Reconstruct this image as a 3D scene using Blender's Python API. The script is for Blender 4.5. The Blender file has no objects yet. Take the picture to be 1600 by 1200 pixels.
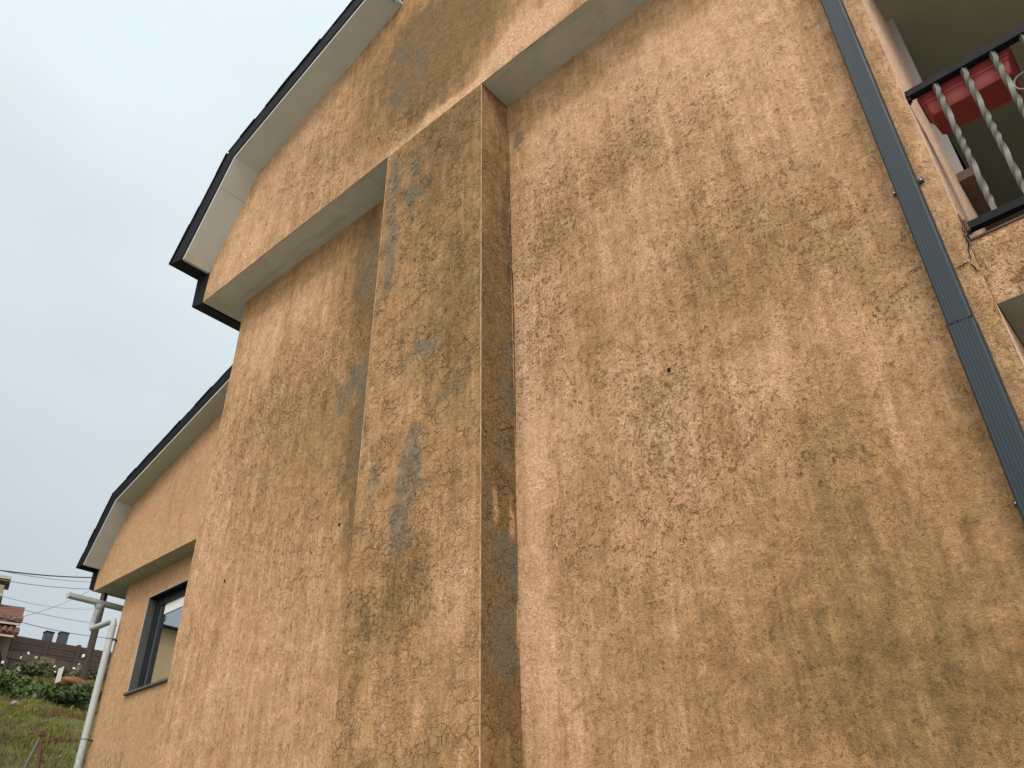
import bpy, bmesh, math, random
import numpy as np
from mathutils import Vector, Matrix
random.seed(7)
scene = bpy.context.scene
R = math.radians
# ------------------------------------------------------------------ camera (at the origin; ground is 1.6 m below)
cam_d = bpy.data.cameras.new("camera"); cam = bpy.data.objects.new("camera", cam_d)
scene.collection.objects.link(cam); scene.camera = cam
cam_d.sensor_width = 36.0; cam_d.lens = 36.0*1300.89/1600.0; cam_d.clip_start = .05; cam_d.clip_end = 3000
r0 = Vector((0.7508512, 0.66020449, -0.01877507)); u0 = Vector((0.37976221, -0.40829718, 0.83010486)); f0 = Vector((-0.54037315, 0.63041529, 0.55729114))
cam.matrix_world = Matrix(((r0.x,u0.x,-f0.x,0),(r0.y,u0.y,-f0.y,0),(r0.z,u0.z,-f0.z,0),(0,0,0,1)))
# ------------------------------------------------------------------ sky: thin overcast, brighter round the veiled sun behind the camera
SUN = Vector((0.62, -0.66, 0.95)).normalized()
world = bpy.data.worlds.new("World"); scene.world = world; world.use_nodes = True
wt = world.node_tree; wt.nodes.clear()
def wn(t, **k):
    n = wt.nodes.new(t)
    for a, b in k.items(): setattr(n, a, b)
    return n
wout = wn('ShaderNodeOutputWorld'); bg = wn('ShaderNodeBackground'); sky = wn('ShaderNodeTexSky')
sky.sky_type = 'NISHITA'; sky.sun_disc = False
sky.sun_elevation = math.asin(SUN.z); sky.sun_rotation = math.atan2(SUN.x, SUN.y)
sky.air_density = 1.0; sky.dust_density = 4.0; sky.ozone_density = 1.5
wt.links.new(bg.outputs[0], wout.inputs[0])
tc = wn('ShaderNodeTexCoord')
sm = wn('ShaderNodeMix', data_type='RGBA', blend_type='MULTIPLY'); sm.inputs[0].default_value = 1
wt.links.new(sky.outputs[0], sm.inputs[6]); sm.inputs[7].default_value = (.10, .10, .10, 1)
dot = wn('ShaderNodeVectorMath', operation='DOT_PRODUCT'); dot.inputs[1].default_value = SUN
nrm = wn('ShaderNodeVectorMath', operation='NORMALIZE'); wt.links.new(tc.outputs['Generated'], nrm.inputs[0]); wt.links.new(nrm.outputs[0], dot.inputs[0])
glow = wn('ShaderNodeMapRange', interpolation_type='SMOOTHSTEP'); wt.links.new(dot.outputs['Value'], glow.inputs[0])
for i, v in ((1, .30), (2, 1.0), (3, 0.0), (4, 1.0)): glow.inputs[i].default_value = v
# cloud veil
map_ = wn('ShaderNodeMapping'); map_.inputs['Scale'].default_value = (1, 1, 2.2); wt.links.new(nrm.outputs[0], map_.inputs[0])
cn = wn('ShaderNodeTexNoise'); cn.inputs['Scale'].default_value = 2.2; cn.inputs['Detail'].default_value = 4; cn.inputs['Roughness'].default_value = .45
wt.links.new(map_.outputs[0], cn.inputs[0])
cr = wn('ShaderNodeMapRange'); wt.links.new(cn.outputs[0], cr.inputs[0])
for i, v in ((1, .3), (2, .7), (3, .93), (4, 1.08)): cr.inputs[i].default_value = v
veil = wn('ShaderNodeMix', data_type='RGBA'); wt.links.new(glow.outputs[0], veil.inputs[0])
veil.inputs[6].default_value = (.570, .640, .668, 1); veil.inputs[7].default_value = (2.5, 2.4, 2.25, 1)
# zenith brightening
sep = wn('ShaderNodeSeparateXYZ'); wt.links.new(nrm.outputs[0], sep.inputs[0])
zr = wn('ShaderNodeMapRange'); wt.links.new(sep.outputs[2], zr.inputs[0])
for i, v in ((1, .15), (2, .95), (3, .98), (4, 1.60)): zr.inputs[i].default_value = v
vm = wn('ShaderNodeVectorMath', operation='SCALE'); wt.links.new(veil.outputs[2], vm.inputs[0]); 
br = wn('ShaderNodeVectorMath', operation='DOT_PRODUCT'); br.inputs[1].default_value = (-.52, .42, .745); wt.links.new(nrm.outputs[0], br.inputs[0])
bm_ = wn('ShaderNodeMapRange', interpolation_type='SMOOTHSTEP'); wt.links.new(br.outputs['Value'], bm_.inputs[0])
for i, v in ((1, .70), (2, 1.0), (3, .92), (4, 1.10)): bm_.inputs[i].default_value = v
cr2 = wn('ShaderNodeMath', operation='MULTIPLY'); wt.links.new(cr.outputs[0], cr2.inputs[0]); wt.links.new(bm_.outputs[0], cr2.inputs[1]); cr = cr2
mm = wn('ShaderNodeMath', operation='MULTIPLY'); wt.links.new(cr.outputs[0], mm.inputs[0]); wt.links.new(zr.outputs[0], mm.inputs[1])
wt.links.new(mm.outputs[0], vm.inputs['Scale'])
mx = wn('ShaderNodeMix', data_type='RGBA'); mx.inputs[0].default_value = .86
wt.links.new(sm.outputs[2], mx.inputs[6]); wt.links.new(vm.outputs[0], mx.inputs[7])
wt.links.new(mx.outputs[2], bg.inputs[0]); bg.inputs[1].default_value = 1.0
sl = bpy.data.lights.new("sun", 'SUN'); sl.energy = 1.5; sl.angle = R(22); sl.color = (1.0, .955, .88)
so = bpy.data.objects.new("sun", sl); scene.collection.objects.link(so)
so.rotation_euler = SUN.to_track_quat('Z', 'Y').to_euler(); so.location = SUN*30
scene.view_settings.view_transform = 'Standard'; scene.view_settings.look = 'None'
scene.view_settings.exposure = 0.0; scene.view_settings.gamma = 1.0; scene.view_settings.use_curve_mapping = False

# ------------------------------------------------------------------ helpers
def tag(o, label=None, cat=None, group=None, kind=None):
    if label: o['label'] = label
    if cat: o['category'] = cat
    if group: o['group'] = group
    if kind: o['kind'] = kind
    return o
def link(name, me, mat=None, parent=None):
    o = bpy.data.objects.new(name, me); scene.collection.objects.link(o)
    if mat:
        for m in (mat if isinstance(mat, (list, tuple)) else [mat]): me.materials.append(m)
    if parent is not None:
        o.parent = parent; o.matrix_parent_inverse = world_of(parent).inverted()
    return o
def world_of(o):
    m = o.matrix_basis.copy()
    return (world_of(o.parent) @ o.matrix_parent_inverse @ m) if o.parent else m
def empty(name, loc=(0, 0, 0)):
    o = bpy.data.objects.new(name, None); scene.collection.objects.link(o); o.location = loc; o.empty_display_size = .2
    return o
class MB:
    def __init__(s): s.v = []; s.f = []; s.m = []
    def add(s, vs, fs, mi=0):
        b = len(s.v); s.v += [tuple(p) for p in vs]; s.f += [tuple(b+i for i in f) for f in fs]; s.m += [mi]*len(fs); return s
    def box(s, x0, x1, y0, y1, z0, z1, mi=0):
        return s.add([(x0,y0,z0),(x1,y0,z0),(x1,y1,z0),(x0,y1,z0),(x0,y0,z1),(x1,y0,z1),(x1,y1,z1),(x0,y1,z1)],
                     [(0,3,2,1),(4,5,6,7),(0,1,5,4),(1,2,6,5),(2,3,7,6),(3,0,4,7)], mi)
    def prism_y(s, poly, y0, y1, mi=0):      # poly in (x,z), extruded along y
        n = len(poly)
        vs = [(x,y0,z) for x,z in poly]+[(x,y1,z) for x,z in poly]
        fs = [tuple(range(n)), tuple(range(2*n-1,n-1,-1))]+[(i,n+i,n+(i+1)%n,(i+1)%n) for i in range(n)]
        return s.add(vs, fs, mi)
    def tube(s, pts, r, n=10, mi=0, cap=True):
        pts = [Vector(p) for p in pts]; rs = r if isinstance(r, (list, tuple)) else [r]*len(pts)
        rings = []; up = None
        for i, p in enumerate(pts):
            d = (pts[min(i+1,len(pts)-1)]-pts[max(i-1,0)]).normalized()
            if up is None:
                up = Vector((0,0,1)) if abs(d.z) < .9 else Vector((1,0,0))
            a = d.cross(up).normalized(); up = a.cross(d).normalized()
            rings.append([p+(a*math.cos(t)+up*math.sin(t))*rs[i] for t in [2*math.pi*k/n for k in range(n)]])
        b = len(s.v); s.v += [tuple(q) for rg in rings for q in rg]
        for i in range(len(pts)-1):
            for k in range(n):
                s.f.append((b+i*n+k, b+i*n+(k+1)%n, b+(i+1)*n+(k+1)%n, b+(i+1)*n+k)); s.m.append(mi)
        if cap:
            s.f.append(tuple(b+k for k in range(n-1,-1,-1))); s.f.append(tuple(b+(len(pts)-1)*n+k for k in range(n))); s.m += [mi, mi]
        return s
    def build(s, name, mat, parent=None, bevel=0, smooth=False):
        me = bpy.data.meshes.new(name); me.from_pydata(s.v, [], s.f); me.validate(); me.update()
        bm = bmesh.new(); bm.from_mesh(me); bmesh.ops.recalc_face_normals(bm, faces=bm.faces)
        if bevel:
            es = [e for e in bm.edges if len(e.link_faces) == 2 and e.calc_face_angle(0) > .5]
            bmesh.ops.bevel(bm, geom=es, offset=bevel, segments=2, affect='EDGES', profile=.6)
        bm.to_mesh(me); bm.free()
        if smooth:
            me.polygons.foreach_set('use_smooth', [True]*len(me.polygons))
            try: me.set_sharp_from_angle(angle=R(40))
            except Exception: pass
        o = link(name, me, mat, parent)
        if isinstance(mat, (list, tuple)) and not bevel:
            me.polygons.foreach_set('material_index', s.m[:len(me.polygons)])
        return o

# ------------------------------------------------------------------ node material helper
class NT:
    def __init__(s, name):
        s.mat = bpy.data.materials.new(name); s.mat.use_nodes = True; s.t = s.mat.node_tree; s.t.nodes.clear()
        s.out = s.t.nodes.new('ShaderNodeOutputMaterial'); s.b = s.t.nodes.new('ShaderNodeBsdfPrincipled')
        s.t.links.new(s.b.outputs[0], s.out.inputs[0])
        s.geo = s.t.nodes.new('ShaderNodeNewGeometry'); s.P = s.geo.outputs['Position']
    def n(s, t, **k):
        nd = s.t.nodes.new(t)
        for a, b in k.items(): setattr(nd, a, b)
        return nd
    def set(s, sock, v):
        if hasattr(v, 'is_linked') or isinstance(v, bpy.types.NodeSocket): s.t.links.new(v, sock)
        else:
            if isinstance(v, tuple) and len(v) == 3 and sock.type == 'RGBA': v = (*v, 1)
            sock.default_value = v
    def scale(s, v, vec=None):
        m = s.n('ShaderNodeMapping'); s.set(m.inputs[0], vec or s.P); m.inputs['Scale'].default_value = v; return m.outputs[0]
    def noise(s, sc, det=4, ro=.55, vec=None, dist=0, col=False):
        nd = s.n('ShaderNodeTexNoise'); s.set(nd.inputs['Vector'], vec or s.P)
        nd.inputs['Scale'].default_value = sc; nd.inputs['Detail'].default_value = det; nd.inputs['Roughness'].default_value = ro; nd.inputs['Distortion'].default_value = dist
        return nd.outputs[1 if col else 0]
    def vor(s, sc, vec=None, feature='F1', rand=1):
        nd = s.n('ShaderNodeTexVoronoi', feature=feature); s.set(nd.inputs['Vector'], vec or s.P); nd.inputs['Scale'].default_value = sc
        nd.inputs['Randomness'].default_value = rand
        return nd.outputs[0]
    def math(s, op, a, b=0.0, c=None, clamp=False):
        nd = s.n('ShaderNodeMath', operation=op, use_clamp=clamp); s.set(nd.inputs[0], a); s.set(nd.inputs[1], b)
        if c is not None: s.set(nd.inputs[2], c)
        return nd.outputs[0]
    def ss(s, v, a, b, o0=0.0, o1=1.0, smooth=True):
        nd = s.n('ShaderNodeMapRange', interpolation_type='SMOOTHSTEP' if smooth else 'LINEAR'); s.set(nd.inputs[0], v)
        for i, x in ((1,a),(2,b),(3,o0),(4,o1)): s.set(nd.inputs[i], x)
        return nd.outputs[0]
    def mix(s, f, a, b, mode='MIX'):
        nd = s.n('ShaderNodeMix', data_type='RGBA', blend_type=mode); s.set(nd.inputs[0], f); s.set(nd.inputs[6], a); s.set(nd.inputs[7], b); return nd.outputs[2]
    def bump(s, h, st, dist, nrm=None):
        nd = s.n('ShaderNodeBump'); nd.inputs['Strength'].default_value = st; nd.inputs['Distance'].default_value = dist; s.set(nd.inputs['Height'], h)
        if nrm is not None: s.set(nd.inputs['Normal'], nrm)
        return nd.outputs[0]
    def done(s, col, rough=.8, nrm=None, metal=0.0, spec=.3):
        s.set(s.b.inputs['Base Color'], col); s.set(s.b.inputs['Roughness'], rough); s.b.inputs['Metallic'].default_value = metal
        s.b.inputs['Specular IOR Level'].default_value = spec
        if nrm is not None: s.set(s.b.inputs['Normal'], nrm)
        return s.mat

def stucco_mat(name, clean, ochre, olive, dark, grey=(.150,.148,.118)):
    m = NT(name)
    at = m.n('ShaderNodeAttribute', attribute_name='stain_shade'); sp = m.n('ShaderNodeSeparateColor'); m.set(sp.inputs[0], at.outputs['Color'])
    aD, aG, aS = sp.outputs[0], sp.outputs[1], sp.outputs[2]; aC = at.outputs['Alpha']
    wob = m.noise(3.0, 3, .5, col=True); wadd = m.n('ShaderNodeVectorMath', operation='MULTIPLY_ADD'); m.set(wadd.inputs[0], wob); wadd.inputs[1].default_value = (.09,.09,.09); m.set(wadd.inputs[2], m.P)
    W = wadd.outputs[0]
    nL = m.noise(1.7, 5, .6, W); nM = m.noise(8, 9, .68, W); nF = m.noise(48, 8, .7, W); nG = m.noise(210, 3, .6)
    nB = m.noise(22, 6, .62, W, dist=.5)
    st = m.noise(1, 6, .62, m.scale((11, 11, .8), W)); st2 = m.noise(1, 5, .6, m.scale((42, 42, 2.6), W))
    # dirt, plus the shade and highlight painted into the same mask
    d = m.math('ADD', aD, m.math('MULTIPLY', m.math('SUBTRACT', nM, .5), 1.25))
    d = m.math('ADD', d, m.math('MULTIPLY', m.math('SUBTRACT', st, .5), .80))
    d = m.math('ADD', d, m.math('MULTIPLY', m.math('SUBTRACT', st2, .5), .75))
    st3 = m.noise(1, 5, .6, m.scale((24, 24, 1.3), m.P)); d = m.math('ADD', d, m.math('MULTIPLY', m.math('SUBTRACT', st3, .5), .70))
    d = m.math('ADD', d, m.math('MULTIPLY', m.math('SUBTRACT', nL, .5), .35))
    d = m.math('ADD', d, m.math('MULTIPLY', m.math('SUBTRACT', nF, .5), .75))
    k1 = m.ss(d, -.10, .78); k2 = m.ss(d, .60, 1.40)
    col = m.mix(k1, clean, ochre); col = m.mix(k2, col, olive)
    # hue drift
    hue = m.ss(m.noise(2.6, 4, .5, W), .35, .65)
    col = m.mix(m.math('MULTIPLY', hue, .22), col, m.mix(1.0, col, (1.06,.93,.88), 'MULTIPLY'))
    # mottling and mould specks
    mo = m.noise(13, 9, .74, W); mo2 = m.noise(4.2, 6, .66, m.scale((1.6,1.6,.8), W))
    mf = m.math('ADD', m.math('MULTIPLY', m.math('SUBTRACT', mo, .5), m.ss(d, .0, .9, .55, 1.25)), m.math('MULTIPLY', m.math('SUBTRACT', mo2, .5), .30))
    mv = m.math('ADD', mf, 1.0); mc = m.n('ShaderNodeCombineXYZ'); m.set(mc.inputs[0], mv); m.set(mc.inputs[1], m.math('MULTIPLY_ADD', mf, 1.05, .998)); m.set(mc.inputs[2], m.math('MULTIPLY_ADD', mf, 1.15, .995))
    col = m.mix(1.0, col, mc.outputs[0], 'MULTIPLY')
    nS = m.noise(44, 5, .6, m.scale((1,1,.8), W), dist=.9)
    s1 = m.ss(m.math('ADD', m.math('ADD', nS, m.math('MULTIPLY', aS, .10)), m.math('MULTIPLY', m.math('SUBTRACT', nM, .5), .30)), .61, .74)
    nT = m.noise(15, 6, .7, W, dist=.6)
    s2 = m.math('MULTIPLY', m.ss(m.math('ADD', nT, m.math('MULTIPLY', aS, .07)), .60, .70), m.ss(nF, .42, .58))
    nU = m.noise(75, 4, .6, W, dist=.4); s3 = m.ss(m.math('ADD', m.math('ADD', nU, m.math('MULTIPLY', aS, .06)), m.math('MULTIPLY', m.math('SUBTRACT', mo, .5), .25)), .62, .72)
    spk = m.math('MAXIMUM', m.math('MULTIPLY', s1, m.ss(mo, .3, .7, .4, .9)), m.math('MULTIPLY', s2, .34)); spk = m.math('MAXIMUM', spk, m.math('MULTIPLY', s3, .62))
    spk = m.math('MULTIPLY', spk, m.ss(aS, .0, .6, .12, 1.0))
    col = m.mix(spk, col, dark)
    # bare grey patches
    g = m.math('ADD', aG, m.math('MULTIPLY', m.math('SUBTRACT', nM, .5), 1.9)); g = m.math('ADD', g, m.math('MULTIPLY', m.math('SUBTRACT', nF, .5), 1.3)); g = m.math('ADD', g, m.math('MULTIPLY', m.math('SUBTRACT', m.noise(19, 7, .7, W), .5), 1.6))
    gm = m.ss(g, .36, .84); gcol = m.mix(m.ss(nF, .3, .7), grey, m.mix(1.0, grey, (.72,.72,.70), 'MULTIPLY'))
    col = m.mix(m.math('MULTIPLY', gm, m.ss(nB, .35, .65, .40, .80)), col, gcol)
    # crazing
    w2 = m.n('ShaderNodeVectorMath', operation='MULTIPLY_ADD'); m.set(w2.inputs[0], m.noise(16, 4, .6, col=True)); w2.inputs[1].default_value = (.06,.06,.06); m.set(w2.inputs[2], m.P)
    vc = m.vor(11.5, m.scale((1,1,1.7), w2.outputs[0]), 'DISTANCE_TO_EDGE'); 
    gate = m.ss(m.noise(7, 3, .5), .42, .60)
    cw = m.math('MULTIPLY', m.math('MULTIPLY', m.ss(vc, .004, .030, 1.0, 0.0), aC), gate)
    vc2 = m.vor(30, w2.outputs[0], 'DISTANCE_TO_EDGE'); cw2 = m.math('MULTIPLY', m.math('MULTIPLY', m.ss(vc2, .01, .07, .5, 0.0), aC), m.ss(m.noise(6, 2, .5, m.scale((1,1,1), W)), .50, .62))
    cw = m.math('MAXIMUM', cw, cw2)
    col = m.mix(m.math('MULTIPLY', cw, .88), col, dark)
    nV = m.noise(95, 5, .7); fl = m.math('MULTIPLY', m.ss(nV, .60, .72), m.ss(d, -.2, .9, .12, .42)); col = m.mix(fl, col, dark)
    # grain
    gr = m.math('ADD', m.math('MULTIPLY', m.math('SUBTRACT', nF, .5), 1.9), m.math('MULTIPLY', m.math('SUBTRACT', nG, .5), 1.7))
    gv = m.math('ADD', gr, 1.0); cc = m.n('ShaderNodeCombineXYZ')
    for i in range(3): m.set(cc.inputs[i], gv)
    col = m.mix(1.0, col, cc.outputs[0], 'MULTIPLY')
    h = m.math('ADD', m.math('MULTIPLY', nG, .30), m.math('MULTIPLY', nF, .9))
    h = m.math('ADD', h, m.math('MULTIPLY', m.noise(110, 4, .6), .55))
    h = m.math('ADD', h, m.math('MULTIPLY', mo, 1.3)); h = m.math('SUBTRACT', h, m.math('MULTIPLY', spk, .8)); h = m.math('SUBTRACT', h, m.math('MULTIPLY', cw, 1.5)); h = m.math('SUBTRACT', h, m.math('MULTIPLY', gm, .35))
    b1 = m.bump(nM, .45, .022); b2 = m.bump(h, .95, .009, b1)
    return m.done(col, .93, b2, spec=.12)
def plain(name, col, rough=.6, var=.12, sc=12, metal=0.0, spec=.3, bump=0.0, bsc=80, streak=False):
    m = NT(name); v = m.noise(sc, 6, .6, m.scale((6,6,1)) if streak else None); v2 = m.noise(bsc, 4, .6)
    f = m.math('ADD', m.math('MULTIPLY', m.math('SUBTRACT', v, .5), 2*var*1.6), 1.0); f = m.math('ADD', f, m.math('MULTIPLY', m.math('SUBTRACT', v2, .5), var))
    cc = m.n('ShaderNodeCombineXYZ')
    for i in range(3): m.set(cc.inputs[i], f)
    c = m.mix(1.0, col, cc.outputs[0], 'MULTIPLY')
    return m.done(c, m.ss(v, .3, .7, max(.02, rough-.08), min(1, rough+.08)), m.bump(v2, .4, bump) if bump else None, metal, spec)

M = {}
M['stucco'] = stucco_mat('ochre_stucco', (.560,.362,.222), (.350,.212,.104), (.195,.122,.056), (.080,.048,.024))
M['stucco_far'] = stucco_mat('orange_stucco', (.47,.292,.168), (.36,.220,.115), (.20,.13,.07), (.08,.055,.035))
def soffit_mat():
    m = NT('soffit_paint'); n = m.noise(1.6, 5, .6); n2 = m.noise(30, 6, .65)
    c = m.mix(m.ss(n, .3, .7), (.40,.395,.345), (.325,.325,.28)); c = m.mix(m.math('MULTIPLY', m.ss(n2, .58, .76), .30), c, (.22,.21,.16))
    c = m.mix(m.math('MULTIPLY', m.ss(m.noise(5, 8, .7), .52, .72), .45), c, (.21,.215,.16)); c = m.mix(m.math('MULTIPLY', m.ss(m.noise(1, 6, .65, m.scale((1.2,9,1))), .5, .7), .35), c, (.20,.205,.155))
    return m.done(c, .85, m.bump(n2, .2, .003), spec=.15)
M['soffit'] = soffit_mat()
M['verge'] = plain('verge_board', (.40,.41,.385), .8, .10, 3, bump=.002, streak=False)
M['slate'] = plain('slate_edge', (.007,.008,.012), .75, .35, 14, bump=.008, bsc=40, spec=.12)
M['slate_roof'] = plain('slate_roof', (.05,.055,.065), .6, .3, 6, bump=.01, bsc=20)
M['pipe_grey'] = plain('pipe_anthracite', (.022,.033,.043), .5, .16, 5, spec=.25, streak=True)
M['pipe_white'] = plain('pipe_white', (.38,.41,.42), .5, .08, 9, spec=.4, bump=.0005)
M['metal_black'] = plain('rail_black', (.005,.006,.009), .6, .2, 30, spec=.15, bump=.001)
M['bar_grey'] = plain('bar_paint', (.10,.108,.088), .5, .12, 40, spec=.4, bump=.0006)
M['rust'] = plain('rusted_iron', (.10,.055,.035), .8, .5, 60, bump=.004)
M['pink'] = stucco_mat('pink_render', (.80,.57,.43), (.70,.47,.33), (.42,.25,.15), (.2,.13,.08))
def granite():
    m = NT('granite'); v = m.vor(170); n = m.noise(220, 3, .6)
    c = m.mix(m.ss(n, .4, .6), (.22,.22,.24), (.55,.54,.53)); c = m.mix(m.ss(v, .25, .5), c, (.38,.37,.37))
    return m.done(c, .6, m.bump(n, .2, .001))
M['granite'] = granite()
m = NT('dark_granite'); n_ = m.noise(160, 3, .6); M['dark_granite'] = m.done(m.mix(m.ss(n_, .4, .6), (.045,.05,.05), (.12,.125,.12)), .6)
def brown_granite():
    m = NT('brown_granite'); n = m.noise(120, 5, .7)
    return m.done(m.mix(m.ss(n, .35, .65), (.10,.065,.05), (.19,.13,.10)), .7, m.bump(n, .3, .002))
M['brown_granite'] = brown_granite()
M['ceiling'] = plain('ceiling_paint', (.36,.35,.265), .85, .05, 2.5, bump=.001)
M['dark'] = plain('dark_void', (.006,.006,.006), .9, .1)
M['red_plastic'] = plain('red_plastic', (.20,.028,.026), .55, .14, 20, spec=.3, bump=.0006)
M['alu'] = plain('dark_aluminium', (.012,.014,.018), .45, .1, 20, spec=.3)
M['blind'] = plain('blind_white', (.72,.75,.73), .6, .03, 10)
M['bead'] = plain('corner_bead', (.37,.25,.15), .8, .6, 14, bump=.001)
M['silver'] = plain('lead_flashing', (.42,.43,.44), .35, .3, 30, metal=.8, bump=.006, bsc=30)
M['curtain'] = plain('curtain_tan', (.42,.30,.17), .8, .05, 3)
gm_ = NT('window_glass'); gl = gm_.n('ShaderNodeBsdfGlass'); gl.inputs['IOR'].default_value = 1.5; gl.inputs['Color'].default_value = (.9,.95,.95,1)
gy = gm_.n('ShaderNodeBsdfGlossy'); gy.inputs['Roughness'].default_value = .02; gy.inputs['Color'].default_value = (.85,.9,.95,1)
tr = gm_.n('ShaderNodeBsdfTransparent'); tr.inputs[0].default_value = (.75,.8,.8,1)
ms = gm_.n('ShaderNodeMixShader'); ms.inputs[0].default_value = .52
gm_.t.links.new(tr.outputs[0], ms.inputs[1]); gm_.t.links.new(gy.outputs[0], ms.inputs[2]); gm_.t.links.new(ms.outputs[0], gm_.out.inputs[0])
M['glass'] = gm_.mat

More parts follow.
